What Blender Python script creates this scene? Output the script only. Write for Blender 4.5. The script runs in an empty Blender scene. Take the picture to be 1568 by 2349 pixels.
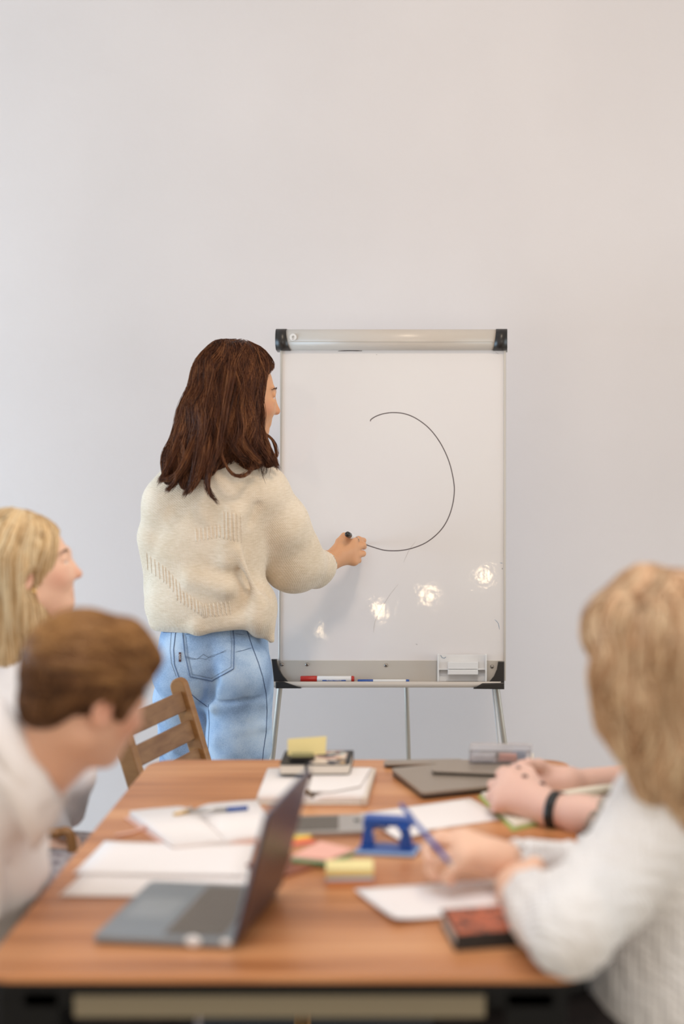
import bpy, bmesh, math, random
import numpy as np
from mathutils import Vector, Matrix
from mathutils.bvhtree import BVHTree
PI = math.pi
C = bpy.context.scene.collection
S = bpy.context.scene

# ------------------------------------------------------------------ camera, world, lights, exposure
FP, CX, CY, HC = 4200.0, 1186.0, 1174.5, 1.78          # focal length and principal point in pixels of 1568x2349, eye height
TH = math.atan((CY - 726) / FP)
cd = bpy.data.cameras.new('camera'); cam = bpy.data.objects.new('camera', cd); C.objects.link(cam)
cam.location = (0, 0, HC); cam.rotation_euler = (PI/2 - TH, 0, 0)
cd.sensor_fit = 'AUTO'; cd.sensor_width = 36; cd.lens = 36*FP/2349
cd.shift_x = (784 - CX)/2349
cd.clip_start = 0.1; cd.clip_end = 60
cd.dof.use_dof = True; cd.dof.focus_distance = 5.22; cd.dof.aperture_fstop = 1.35
S.camera = cam
w = bpy.data.worlds.new('world'); S.world = w; w.use_nodes = True
bg = w.node_tree.nodes['Background']; bg.inputs[0].default_value = (1.0, .91, .79, 1); bg.inputs[1].default_value = 0.75
def area(name, loc, target, sx, sy, power, col):
    l = bpy.data.lights.new(name, 'AREA'); l.shape = 'RECTANGLE'; l.size = sx; l.size_y = sy; l.energy = power; l.color = col
    o = bpy.data.objects.new(name, l); C.objects.link(o); o.location = loc
    o.rotation_euler = (Vector(target) - Vector(loc)).to_track_quat('-Z', 'Y').to_euler(); return o
BULBS = [(-1.264, -1.068, 1.638), (-.916, -1.058, 1.796), (-.578, -1.051, 1.896), (-.224, -1.042, 2.026)]
area('window_light', (-4.4, 4.4, .95), (-0.3, 5.7, 0.2), 2.6, 1.6, 118, (.53, .77, 1.0))
area('side_fill_light', (3.6, 4.3, 1.2), (0.2, 5.6, 0.3), 2.0, 1.6, 48, (.73, .89, 1.0))  # added fill for the right side; no window known there
area('table_fill_light', (-.4, 2.6, 3.15), (-.4, 3.4, .75), 1.4, 1.4, 15, (.9, .93, 1.0)).data.spread = 1.75  # unseen lamp added to brighten the tabletop
area('rear_fill_light', (2.1, -2.2, 1.6), (-0.4, 4.0, 0.9), 3.2, 1.7, 50, (1, .99, .95))  # added fill from behind the camera, not an actual window
area('rear_left_fill_light', (-3.4, -2.2, 1.6), (-1.0, 4.0, 0.9), 2.4, 1.7, 26, (1, .98, .95))  # second added fill, brightens the seated people on the left
area('ceiling_light', (0.1, 3.9, 3.15), (-0.3, 5.0, 0.7), 0.3, 0.3, 16, (1.0, .80, .60))
for i, p in enumerate(BULBS):                            # filament bulbs of a light string on the wall behind the photographer
    l = bpy.data.lights.new('string_bulb', 'POINT'); l.energy = 2.6; l.shadow_soft_size = .045; l.color = (1.0, .74, .45)
    o = bpy.data.objects.new('string_bulb', l); C.objects.link(o); o.location = p
S.view_settings.view_transform = 'Standard'; S.view_settings.look = 'None'
S.view_settings.gamma = 1; S.view_settings.use_curve_mapping = False
S.view_settings.exposure = -0.15

# ------------------------------------------------------------------ helpers
def ray(u, v):
    a = (u - CX)/FP; b = (CY - v)/FP
    return np.array([a, math.cos(TH) + b*math.sin(TH), -math.sin(TH) + b*math.cos(TH)])
def J(u, v, Y):
    d = ray(u, v); p = d*(Y/d[1]); p[2] += HC; return p
def T(u, v, z=0.75):
    d = ray(u, v); p = d*((z - HC)/d[2]); p[2] = z; return p
def lin(c):
    return tuple((x/12.92 if x <= .04045 else ((x + .055)/1.055)**2.4) for x in c)
def col(h):
    h = h.lstrip('#'); return lin([int(h[i:i+2], 16)/255 for i in (0, 2, 4)]) + (1,)
class NT:
    def __init__(s, m): s.t = m.node_tree; s.n = s.t.nodes; s.b = s.n['Principled BSDF']
    def add(s, ty, **k):
        n = s.n.new(ty)
        for a, b in k.items():
            if a.startswith('i_'):
                key = a[2:]; key = int(key) if key.isdigit() else key.replace('_', ' ')
                n.inputs[key].default_value = b
            else: setattr(n, a, b)
        return n
    def ln(s, a, b): s.t.links.new(a, b)
def mat(name, c, rough=0.5, metal=0, spec=0.5, trans=0, sss=0, coat=0, sheen=0):
    m = bpy.data.materials.new(name); m.use_nodes = True; b = m.node_tree.nodes['Principled BSDF']
    b.inputs['Base Color'].default_value = col(c) if isinstance(c, str) else c
    b.inputs['Roughness'].default_value = rough; b.inputs['Metallic'].default_value = metal
    b.inputs['Specular IOR Level'].default_value = spec; b.inputs['Transmission Weight'].default_value = trans
    b.inputs['Coat Weight'].default_value = coat; b.inputs['Sheen Weight'].default_value = sheen
    if sss:
        b.inputs['Subsurface Weight'].default_value = sss; b.inputs['Subsurface Radius'].default_value = (0.012, 0.005, 0.003); b.inputs['Subsurface Scale'].default_value = 1.0
    return m
def noisemat(name, c1, c2, scale=(8, 8, 8), detail=4, rough=0.6, bump=0.0, bscale=None, coord='Object', lo=.35, hi=.65, dist=0.0, **k):
    m = mat(name, c1, rough, **k); N = NT(m)
    tc = N.add('ShaderNodeTexCoord'); mp = N.add('ShaderNodeMapping'); mp.inputs['Scale'].default_value = scale
    nz = N.add('ShaderNodeTexNoise'); nz.inputs['Scale'].default_value = 1; nz.inputs['Detail'].default_value = detail; nz.inputs['Distortion'].default_value = dist
    cr = N.add('ShaderNodeValToRGB'); cr.color_ramp.elements[0].position = lo; cr.color_ramp.elements[1].position = hi
    cr.color_ramp.elements[0].color = col(c1); cr.color_ramp.elements[1].color = col(c2)
    N.ln(tc.outputs[coord], mp.inputs[0]); N.ln(mp.outputs[0], nz.inputs['Vector']); N.ln(nz.outputs['Fac'], cr.inputs[0]); N.ln(cr.outputs[0], N.b.inputs['Base Color'])
    if bump:
        bp = N.add('ShaderNodeBump'); bp.inputs['Strength'].default_value = 1; bp.inputs['Distance'].default_value = bump
        if bscale:
            mp2 = N.add('ShaderNodeMapping'); mp2.inputs['Scale'].default_value = bscale; n2 = N.add('ShaderNodeTexNoise'); n2.inputs['Scale'].default_value = 1; n2.inputs['Detail'].default_value = 3
            N.ln(tc.outputs[coord], mp2.inputs[0]); N.ln(mp2.outputs[0], n2.inputs['Vector']); N.ln(n2.outputs['Fac'], bp.inputs['Height'])
        else: N.ln(nz.outputs['Fac'], bp.inputs['Height'])
        N.ln(bp.outputs[0], N.b.inputs['Normal'])
    return m

def tag(o, label=None, cat=None, group=None, kind=None):
    if label: o['label'] = label
    if cat: o['category'] = cat
    if group: o['group'] = group
    if kind: o['kind'] = kind
    return o
def thing(name, label, cat, loc, group=None):
    o = bpy.data.objects.new(name, None); C.objects.link(o); o.location = [float(x) for x in loc]; o.empty_display_size = 0.05
    return tag(o, label, cat, group)
def origin(o):
    p = Vector((0, 0, 0))
    while o is not None: p += Vector(o.location); o = o.parent
    return np.array(p)
def meshobj(name, V, Fc, m, parent=None, smooth=True, attr=None, label=None, centre=True):
    V = np.asarray(V, float)
    if parent is not None: loc = np.zeros(3); base = origin(parent)
    else:
        base = (V.min(0) + V.max(0))/2; base[2] = V[:, 2].min()
    me = bpy.data.meshes.new(name); me.from_pydata((V - base).tolist(), [], Fc if isinstance(Fc, list) else Fc.tolist())
    if attr:
        for k, a in attr.items():
            at = me.attributes.new(k, 'FLOAT', 'POINT'); at.data.foreach_set('value', np.asarray(a, dtype=np.float32))
    me.materials.append(m)
    if smooth: me.polygons.foreach_set('use_smooth', [True]*len(me.polygons))
    me.update(); o = bpy.data.objects.new(name, me); C.objects.link(o)
    if parent is not None: o.parent = parent
    else: o.location = base.tolist()
    if label: o['label'] = label
    return o
def bmobj(name, bm, m, parent=None, smooth=False, label=None):
    bmesh.ops.recalc_face_normals(bm, faces=bm.faces)
    bm.verts.ensure_lookup_table(); bm.verts.index_update()
    V = [tuple(v.co) for v in bm.verts]; Fc = [[v.index for v in f.verts] for f in bm.faces]; bm.free()
    return meshobj(name, V, Fc, m, parent, smooth, label=label)
def frame(o, ex, ey, ez=None):
    ex = Vector(ex).normalized(); ey = Vector(ey); ey = (ey - ex*ey.dot(ex)).normalized(); ez = ex.cross(ey)
    M = Matrix.Identity(4)
    for i, a in enumerate((ex, ey, ez)): M[0][i], M[1][i], M[2][i] = a
    M[0][3], M[1][3], M[2][3] = [float(x) for x in o]; return M
def rotz(o, deg): a = math.radians(deg); return frame(o, (math.cos(a), math.sin(a), 0), (-math.sin(a), math.cos(a), 0))
I4 = Matrix.Identity(4)
def box(bm, M, lo, hi, bev=0, seg=2):
    t = bmesh.new(); r = bmesh.ops.create_cube(t, size=1)
    for v in t.verts: v.co = Vector([lo[i] + (v.co[i] + .5)*(hi[i] - lo[i]) for i in range(3)])
    if bev: bmesh.ops.bevel(t, geom=list(t.edges), offset=bev, segments=seg, profile=.5, affect='EDGES')
    merge(bm, t, M)
def merge(bm, t, M):
    mp = {}
    for v in t.verts: mp[v] = bm.verts.new(M @ v.co)
    for f in t.faces:
        try: bm.faces.new([mp[v] for v in f.verts])
        except ValueError: pass
    t.free()
def prism(bm, M, pts, z0, z1, bev=0):
    t = bmesh.new(); a = [t.verts.new((p[0], p[1], z0)) for p in pts]; b = [t.verts.new((p[0], p[1], z1)) for p in pts]; n = len(pts)
    t.faces.new(a[::-1]); t.faces.new(b)
    for i in range(n): t.faces.new([a[i], a[(i+1) % n], b[(i+1) % n], b[i]])
    bmesh.ops.recalc_face_normals(t, faces=t.faces)
    if bev: bmesh.ops.bevel(t, geom=[e for e in t.edges if abs(e.verts[0].co.z - e.verts[1].co.z) < 1e-6], offset=bev, segments=2, profile=.5, affect='EDGES')
    merge(bm, t, M)
def rrect(x0, y0, x1, y1, r, n=6):
    P = []
    for cx, cy, a in ((x1-r, y1-r, 0), (x0+r, y1-r, 90), (x0+r, y0+r, 180), (x1-r, y0+r, 270)):
        for i in range(n+1):
            t = math.radians(a + 90*i/n); P.append((cx + r*math.cos(t), cy + r*math.sin(t)))
    return P
def tube(bm, pts, rad, n=12, caps=True):
    P = [Vector([float(c) for c in p]) for p in pts]; m = len(P)
    if not hasattr(rad, '__len__'): rad = [rad]*m
    rings = []; up = None
    for i in range(m):
        t = (P[min(i+1, m-1)] - P[max(i-1, 0)]).normalized()
        if up is None: up = t.orthogonal().normalized()
        up = (up - t*up.dot(t)).normalized(); s = t.cross(up)
        rings.append([bm.verts.new(P[i] + (up*math.cos(2*PI*k/n) + s*math.sin(2*PI*k/n))*rad[i]) for k in range(n)])
    for i in range(m-1):
        for k in range(n): bm.faces.new([rings[i][k], rings[i][(k+1) % n], rings[i+1][(k+1) % n], rings[i+1][k]])
    if caps: bm.faces.new(rings[0][::-1]); bm.faces.new(rings[-1])
def part(name, fn, m, parent, smooth=False, label=None):
    bm = bmesh.new(); fn(bm); return bmobj(name, bm, m, parent, smooth, label)
def spline(P, n):
    P = [np.asarray(p, float) for p in P]; P = [2*P[0]-P[1]] + P + [2*P[-1]-P[-2]]; out = []
    m = len(P) - 3
    for i in range(n):
        t = i/(n-1)*m; k = min(int(t), m-1); t -= k; a, b, c, d = P[k:k+4]
        out.append(.5*((2*b) + (-a+c)*t + (2*a-5*b+4*c-d)*t*t + (-a+3*b-3*c+d)*t**3))
    return np.array(out)
def text(name, s, size, M, m, parent, ext=0.0003, align='CENTER'):
    cu = bpy.data.curves.new(name, 'FONT'); cu.body = s; cu.size = size; cu.extrude = ext; cu.align_x = align; cu.align_y = 'CENTER'; cu.resolution_u = 3
    to = bpy.data.objects.new('tmp', cu); C.objects.link(to); me = bpy.data.meshes.new_from_object(to)
    V = [M @ v.co for v in me.vertices]; Fc = [list(p.vertices) for p in me.polygons]
    bpy.data.objects.remove(to); bpy.data.meshes.remove(me)
    return meshobj(name, V, Fc, m, parent, smooth=False)

# --- implicit surfaces: smooth unions of tapered limbs and ellipsoids, meshed with surface nets
def rot(yaw=0, pitch=0, roll=0):
    """columns = local x (right), y (forward), z (up); yaw turns forward clockwise from +Y towards +X"""
    y, p, r = map(math.radians, (yaw, pitch, roll))
    Rz = np.array([[math.cos(y), math.sin(y), 0], [-math.sin(y), math.cos(y), 0], [0, 0, 1]])
    Rx = np.array([[1, 0, 0], [0, math.cos(p), -math.sin(p)], [0, math.sin(p), math.cos(p)]])
    Ry = np.array([[math.cos(r), 0, math.sin(r)], [0, 1, 0], [-math.sin(r), 0, math.cos(r)]])
    return Rz @ Rx @ Ry
def prim(P, p):
    k = p[0]
    if k == 'c':
        a, b, r1, r2 = map(lambda q: np.asarray(q, np.float32), p[1:5]); ba = b - a; pa = P - a
        t = np.clip(pa @ ba/max(float(ba @ ba), 1e-9), 0, 1)[:, None]
        return np.linalg.norm(pa - t*ba, axis=1) - (r1 + t[:, 0]*(r2 - r1))
    if k == 'e':
        c = np.asarray(p[1], np.float32); r = np.asarray(p[2], np.float32); q = P - c
        if p[3] is not None: q = q @ np.asarray(p[3], np.float32)
        k0 = np.linalg.norm(q/r, axis=1); k1 = np.linalg.norm(q/(r*r), axis=1)
        return k0*(k0 - 1)/np.maximum(k1, 1e-6)
    if k == 'p':      # half space: keeps the side n.(x-c) < 0
        return (P - np.asarray(p[1], np.float32)) @ np.asarray(p[2], np.float32)
def sdf(P, prims):
    d = None
    for op, k, p in prims:
        e = prim(P, p)
        if d is None: d = e; continue
        if op == '+':
            h = np.clip(.5 + .5*(d - e)/k, 0, 1); d = d + (e - d)*h - k*h*(1-h)
        elif op == '-':
            h = np.clip(.5 - .5*(d + e)/k, 0, 1); d = d + (-e - d)*h + k*h*(1-h)
        elif op == '&':
            h = np.clip(.5 - .5*(d - e)/k, 0, 1); d = d + (e - d)*h + k*h*(1-h)
    return d
def bounds(prims):
    lo = np.full(3, 1e9); hi = -lo
    for op, k, p in prims:
        if op != '+' : continue
        if p[0] == 'c':
            for q, r in ((p[1], p[3]), (p[2], p[4])): lo = np.minimum(lo, np.array(q) - r); hi = np.maximum(hi, np.array(q) + r)
        elif p[0] == 'e':
            r = np.array(p[2]); R = np.eye(3) if p[3] is None else np.array(p[3]); ext = np.sqrt(((R*r)**2).sum(1))
            lo = np.minimum(lo, np.array(p[1]) - ext); hi = np.maximum(hi, np.array(p[1]) + ext)
    return lo, hi
def nets(prims, h, disp=None, pad=0.02):
    lo, hi = bounds(prims); lo = lo - pad; hi = hi + pad
    n = np.ceil((hi - lo)/h).astype(int) + 1
    ax = [lo[i] + h*np.arange(n[i]) for i in range(3)]
    G = np.stack(np.meshgrid(*ax, indexing='ij'), -1).reshape(-1, 3).astype(np.float32)
    d = sdf(G, prims)
    if disp is not None:
        near = np.abs(d) < 0.04; d[near] += disp(G[near])
    d = d.reshape(n); s = d < 0
    cnt = np.zeros(np.array(n)-1, np.int8)
    for a in (0, 1):
        for b in (0, 1):
            for c in (0, 1): cnt += s[a:n[0]-1+a, b:n[1]-1+b, c:n[2]-1+c]
    act = (cnt > 0) & (cnt < 8); ijk = np.argwhere(act); idx = np.full(act.shape, -1, np.int64); idx[act] = np.arange(len(ijk))
    acc = np.zeros((len(ijk), 3)); ct = np.zeros(len(ijk))
    for axn in range(3):
        o1, o2 = [q for q in range(3) if q != axn]
        for a in (0, 1):
            for b in (0, 1):
                off = np.zeros(3, int); off[o1] = a; off[o2] = b; A = ijk + off; B = A.copy(); B[:, axn] += 1
                da = d[tuple(A.T)]; db = d[tuple(B.T)]; m = (da < 0) != (db < 0)
                t = np.where(m, da/np.where(m, da - db, 1), 0); pos = A - ijk + 0.0; pos[:, axn] += t
                acc += np.where(m[:, None], pos, 0); ct += m
    V = lo + h*(ijk + acc/ct[:, None]); Fs = []
    for axn in range(3):
        o1, o2 = [(1, 2), (2, 0), (0, 1)][axn]
        sl = [slice(None)]*3; sl2 = [slice(None)]*3; sl[axn] = slice(0, -1); sl2[axn] = slice(1, None)
        chg = s[tuple(sl)] != s[tuple(sl2)]; E = np.argwhere(chg)
        ok = (E[:, o1] > 0) & (E[:, o2] > 0) & (E[:, o1] < n[o1]-1) & (E[:, o2] < n[o2]-1); E = E[ok]
        e1 = np.zeros(3, int); e1[o1] = 1; e2 = np.zeros(3, int); e2[o2] = 1
        q = np.stack([idx[tuple((E-e1-e2).T)], idx[tuple((E-e2).T)], idx[tuple(E.T)], idx[tuple((E-e1).T)]], 1)
        ins = s[tuple(E.T)]; q[~ins] = q[~ins][:, ::-1]; Fs.append(q)
    return V, np.concatenate(Fs)
def body_mesh(name, shells, m, parent, attrfn=None, label=None):
    """several finely meshed regions of one body joined into ONE mesh"""
    VV, FF, n = [], [], 0
    for prims, h, disp in shells:
        V, Fq = nets(prims, h, disp); VV.append(V); FF.append(Fq + n); n += len(V)
    V = np.concatenate(VV); Fq = np.concatenate(FF)
    return meshobj(name, V, Fq, m, parent, True, attrfn(V) if attrfn else None, label), V, Fq
def bvh(V, Fq): return BVHTree.FromPolygons([tuple(v) for v in V.tolist()], Fq.tolist())
def onto(tree, pts, off=0.001, Yd=None):
    """drop pixel-derived guide points onto a built surface, as seen from the photographer's side"""
    out = []; o = Vector((0, 0, HC))
    for u, v in pts:
        d = Vector(ray(u, v)).normalized(); loc, nr, _, _ = tree.ray_cast(o, d)
        if loc is not None: out.append(np.array(loc + (nr if nr.dot(d) < 0 else -nr)*off))
    return out
def dense(pts, step=6):
    out = []
    for a, b in zip(pts[:-1], pts[1:]):
        n = max(1, int(math.hypot(b[0]-a[0], b[1]-a[1])/step))
        out += [(a[0] + (b[0]-a[0])*i/n, a[1] + (b[1]-a[1])*i/n) for i in range(n)]
    return out + [pts[-1]]
rng = np.random.default_rng(7)
def waves(amp, freq, seed, n=5):
    r = np.random.default_rng(seed); K = r.normal(size=(n, 3)); K = K/np.linalg.norm(K, axis=1)[:, None]*freq*r.uniform(.6, 1.5, (n, 1)); ph = r.uniform(0, 6.3, n)
    return lambda P: amp*np.sin(P @ K.T.astype(np.float32) + ph).sum(1)/math.sqrt(n)
def strandmesh(paths, rad, rnd=None, sides=3):
    """paths (n, m, 3) -> thin tapering tubes"""
    P = np.asarray(paths, float); n, m, _ = P.shape
    Tn = np.gradient(P, axis=1); Tn /= np.maximum(np.linalg.norm(Tn, axis=2, keepdims=True), 1e-9)
    ref = np.array([0.31, 0.83, 0.46]); A = np.cross(Tn, ref); A /= np.maximum(np.linalg.norm(A, axis=2, keepdims=True), 1e-6); B = np.cross(Tn, A)
    t = np.linspace(0, 1, m); prof = np.minimum(1, (1.02 - t)*5)
    if np.ndim(rad) == 0: rad = np.full(n, rad)
    R = rad[:, None]*prof[None]
    V = np.stack([P + (A*math.cos(2*PI*k/sides) + B*math.sin(2*PI*k/sides))*R[..., None] for k in range(sides)], 2)
    idx = np.arange(n*m*sides).reshape(n, m, sides); q = []
    for k in range(sides):
        k2 = (k+1) % sides; q.append(np.stack([idx[:, :-1, k], idx[:, :-1, k2], idx[:, 1:, k2], idx[:, 1:, k]], -1).reshape(-1, 4))
    if rnd is None: rnd = rng.random(n)
    return V.reshape(-1, 3), np.concatenate(q), np.repeat(rnd, m*sides)
def surface_strands(V, Fq, n, steps, step, flow, lift=(0, .006), seedfn=None, wob=0.0, fall=True, seed=3):
    """hairs that start on the hair mass and run along it in the combing direction"""
    tree = bvh(V, Fq); r = np.random.default_rng(seed); cand = V if seedfn is None else V[seedfn(V)]
    S0 = cand[r.integers(0, len(cand), n)]; out = np.zeros((n, steps, 3))
    for i in range(n):
        p = S0[i].copy(); li = r.uniform(*lift); ph = 5*math.sin(p[0]*22 + p[1]*17) + r.uniform(-.5, .5); fr = r.uniform(.75, .95); d = None
        for j in range(steps):
            loc, nr, _, _ = tree.find_nearest(p.tolist())
            nr = np.array(nr); loc = np.array(loc); f = flow(loc)
            side = np.cross(nr, f); f = f + side*wob*math.sin(ph + j*fr); f = f - nr*(f @ nr); L = np.linalg.norm(f)
            if L < .05: f = d if d is not None else np.array([0, 0, -1.])
            else: f = f/L
            d = f if d is None else .5*d + .5*f
            out[i, j] = loc + nr*(li*min(1, .3 + j/steps) + .0005); p = loc + d*step
    return out
def lock(pts, n, r0, r1, m=16, wave=.004, seed=0):
    """a bundle of hairs following one guide, gathering towards its tip"""
    r = np.random.default_rng(seed); G = spline(pts, m); off = r.normal(size=(n, 3)); off /= np.linalg.norm(off, axis=1)[:, None]; off *= r.random((n, 1))**.5
    t = np.linspace(0, 1, m); R = r0 + (r1 - r0)*t
    ph = r.uniform(0, 6.3, (n, 3)); am = wave*r.uniform(.3, 1, (n, 1, 1))
    wv = np.sin(ph[:, None, :] + t[None, :, None]*r.uniform(4, 9, (n, 1, 3)))*am*t[None, :, None]
    out = G[None] + off[:, None, :]*R[None, :, None] + wv
    for i in range(n):                                        # uneven hair lengths
        L = r.uniform(.82, 1.0); q = np.linspace(0, L*(m-1), m); k = np.minimum(q.astype(int), m-2); f = (q - k)[:, None]; out[i] = out[i][k]*(1-f) + out[i][k+1]*f
    return out
def hairmat(name, dark, mid, light, rough=.45, scale=(90, 90, 9)):
    m = mat(name, mid, rough, spec=.2); N = NT(m)
    at = N.add('ShaderNodeAttribute', attribute_name='rnd'); tc = N.add('ShaderNodeTexCoord'); mp = N.add('ShaderNodeMapping'); mp.inputs['Scale'].default_value = scale
    nz = N.add('ShaderNodeTexNoise'); nz.inputs['Scale'].default_value = 1; nz.inputs['Detail'].default_value = 3
    ad = N.add('ShaderNodeMath', operation='MULTIPLY_ADD'); ad.inputs[1].default_value = .55
    ml = N.add('ShaderNodeMath', operation='MULTIPLY'); ml.inputs[1].default_value = .6
    cr = N.add('ShaderNodeValToRGB'); e = cr.color_ramp.elements; e[0].position = .28; e[0].color = col(dark); e[1].position = .85; e[1].color = col(light)
    k = e.new(.55); k.color = col(mid)
    N.ln(tc.outputs['Object'], mp.inputs[0]); N.ln(mp.outputs[0], nz.inputs['Vector']); N.ln(nz.outputs['Fac'], ml.inputs[0])
    N.ln(at.outputs['Fac'], ad.inputs[0]); N.ln(ml.outputs[0], ad.inputs[2]); N.ln(ad.outputs[0], cr.inputs[0]); N.ln(cr.outputs[0], N.b.inputs['Base Color'])
    bp = N.add('ShaderNodeBump'); bp.inputs['Distance'].default_value = .004; N.ln(nz.outputs['Fac'], bp.inputs['Height']); N.ln(bp.outputs[0], N.b.inputs['Normal'])
    return m

# --- human pieces
def headprims(c, R, s=1.0, ears=True):
    """c = point between the ears at eye level, R = rot(); metres for a 0.225 m head"""
    c = np.asarray(c, float)
    def L(x, y, z): return c + R @ (np.array([x, y, z])*s)
    E = lambda q, r, k=.02, op='+': (op, k*s, ('e', L(*q), np.array(r)*s, R))
    K = lambda a, b, r1, r2, k=.012, op='+': (op, k*s, ('c', L(*a), L(*b), r1*s, r2*s))
    p = [E((0, -.012, .028), (.074, .094, .082)), E((0, .03, -.03), (.060, .062, .075), .03), K((0, .045, -.085), (0, .062, -.095), .026, .017, .03),
         K((-.045, .0, -.065), (0, .05, -.09), .018, .016, .03), K((.045, .0, -.065), (0, .05, -.09), .018, .016, .03),
         K((0, .082, .004), (0, .100, -.034), .008, .010, .012), K((-.012, .088, -.038), (.012, .088, -.038), .0075, .0075, .006), K((0, .092, -.030), (0, .1015, -.036), .008, .0092, .005),
         K((-.036, .073, .018), (0, .084, .016), .008, .008, .012), K((.036, .073, .018), (0, .084, .016), .008, .008, .012),
         E((-.032, .092, -.001), (.015, .013, .010), .012, '-'), E((.032, .092, -.001), (.015, .013, .010), .012, '-'),
         K((-.044, .078, .006), (-.020, .083, .006), .0055, .0055, .004), K((.044, .078, .006), (.020, .083, .006), .0055, .0055, .004),
         K((-.044, .076, -.010), (-.020, .081, -.010), .0045, .0045, .004), K((.044, .076, -.010), (.020, .081, -.010), .0045, .0045, .004),
         K((-.034, .064, -.028), (-.03, .066, -.03), .016, .016, .025), K((.034, .064, -.028), (.03, .066, -.03), .016, .016, .025),
         K((-.020, .079, -.062), (.020, .079, -.062), .006, .006, .006), K((-.017, .078, -.071), (.017, .078, -.071), .007, .007, .006)]
    if ears:
        for sx in (-1, 1):
            p += [E((sx*.079, -.008, -.012), (.008, .018, .032), .008), E((sx*.085, -.004, -.010), (.006, .009, .018), .005, '-')]
    return p, L
def eyes(L, R, s, parent, iris):
    for sx in (-1, 1):
        t = bmesh.new(); bmesh.ops.create_uvsphere(t, u_segments=16, v_segments=10, radius=.0125*s)
        bm = bmesh.new(); merge(bm, t, Matrix.Translation(Vector(L(sx*.032, .0715, -.002)))); e = bmobj('eye', bm, M['eyewhite'], parent, True)
        t = bmesh.new(); bmesh.ops.create_uvsphere(t, u_segments=12, v_segments=8, radius=.006*s)
        bm = bmesh.new(); merge(bm, t, Matrix.Translation(Vector(L(sx*.032, .0785, -.002)))); bmobj('iris', bm, iris, e, True)
        pts = [L(sx*x, y, z) for x, y, z in ((.014, .089, .018), (.028, .088, .024), (.042, .078, .022), (.052, .066, .015))]
        G = spline(pts, 14); g2 = []
        for i in range(80):
            b = G[rng.integers(0, 12)] + rng.normal(size=3)*.0009*s; g2.append([b, b + R @ np.array([sx*.005, -.001, .0015])*s, b + R @ np.array([sx*.009, -.004, .001])*s])
        V, Fq, a = strandmesh(g2, .0004*s); meshobj('eyebrow', V, Fq, M['brow'], parent, True, {'rnd': a})
def skintint(spots):
    def f(V):
        t = np.zeros(len(V))
        for c, r in spots: t = np.maximum(t, np.clip(1 - np.linalg.norm(V - np.asarray(c), axis=1)/r, 0, 1))
        return {'tint': t}
    return f
def seated(name_legs, hip, knees, feet, m, parent, shoem):
    """trousers of a sitting person: pelvis, two thighs, two shins; a shoe on the floor under each"""
    pr = [('+', .03, ('e', hip, (.14, .15, .115), None))]
    for s, (k_, f_) in enumerate(zip(knees, feet)):
        h0 = np.array(hip) + [0, (.075 if k_[1] > hip[1] else -.075), -.01]
        pr += [('+', .04, ('c', h0, k_, .088, .066)), ('+', .02, ('c', k_, f_, .064, .046))]
    V, Fq = nets(pr, .010, waves(.002, 40, 5)); meshobj(name_legs, V, Fq, m, parent)
    d = np.array(knees[0]) - np.array(hip); d[2] = 0; d /= np.linalg.norm(d)
    for f_ in feet:
        g = np.array([f_[0], f_[1], .045]); V, Fq = nets([('+', .03, ('c', g - d*.03, g + d*.14 + [0, 0, -.01], .043, .034)), ('+', .03, ('c', g, g + [0, 0, .05], .043, .045)), ('&', .003, ('p', (0, 0, .001), (0, 0, -1)))], .008)
        meshobj('shoe', V, Fq, shoem, parent)
def skinmat(name, c, red='#c4705a'):
    m = mat(name, c, .5, sss=.08, spec=.35); N = NT(m); at = N.add('ShaderNodeAttribute', attribute_name='tint')
    tc = N.add('ShaderNodeTexCoord'); nz = N.add('ShaderNodeTexNoise'); nz.inputs['Scale'].default_value = 35; nz.inputs['Detail'].default_value = 4
    m1 = N.add('ShaderNodeMix', data_type='RGBA'); m2 = N.add('ShaderNodeMix', data_type='RGBA')
    sc = N.add('ShaderNodeMath', operation='MULTIPLY'); sc.inputs[1].default_value = .10; s2 = N.add('ShaderNodeMath', operation='MULTIPLY'); s2.inputs[1].default_value = .45
    m1.inputs[6].default_value = col(c); m1.inputs[7].default_value = col(red); m2.inputs[7].default_value = col(red)
    N.ln(tc.outputs['Object'], nz.inputs['Vector']); N.ln(nz.outputs['Fac'], sc.inputs[0]); N.ln(sc.outputs[0], m1.inputs[0]); N.ln(m1.outputs[2], m2.inputs[6])
    N.ln(at.outputs['Fac'], s2.inputs[0]); N.ln(s2.outputs[0], m2.inputs[0]); N.ln(m2.outputs[2], N.b.inputs['Base Color']); return m
def fingers(chains, palm, k=.005, kp=.012):
    """palm prims first, then each finger a chain of joints with radii"""
    p = list(palm)
    for ch in chains:
        pts, rad = ch
        for i in range(len(pts)-1): p.append(('+', kp if i == 0 else k, ('c', pts[i], pts[i+1], rad[i], rad[i+1])))
    return p

# ------------------------------------------------------------------ materials
M = {}
M['wall'] = noisemat('wall_paint', '#dbd3d2', '#e1d9d8', (1.2, 1.2, 1.2), 3, .75, .0006, (60, 60, 60))
M['floor'] = noisemat('floor_laminate', '#c2b8aa', '#d0c7ba', (1, 14, 1), 4, .5)
M['ceiling'] = mat('ceiling_paint', '#e8e6e2', .8)
M['board'] = noisemat('whiteboard_enamel', '#e6dfde', '#e8e2e0', (2, 2, 2), 2, .035, spec=.5)
def boardbump():
    N = NT(M['board']); tc = N.add('ShaderNodeTexCoord'); nz = N.add('ShaderNodeTexNoise'); nz.inputs['Scale'].default_value = 34; nz.inputs['Detail'].default_value = 2
    bp = N.add('ShaderNodeBump'); bp.inputs['Distance'].default_value = .00012; N.ln(tc.outputs['Object'], nz.inputs['Vector']); N.ln(nz.outputs['Fac'], bp.inputs['Height']); N.ln(bp.outputs[0], N.b.inputs['Normal'])
boardbump()
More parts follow.
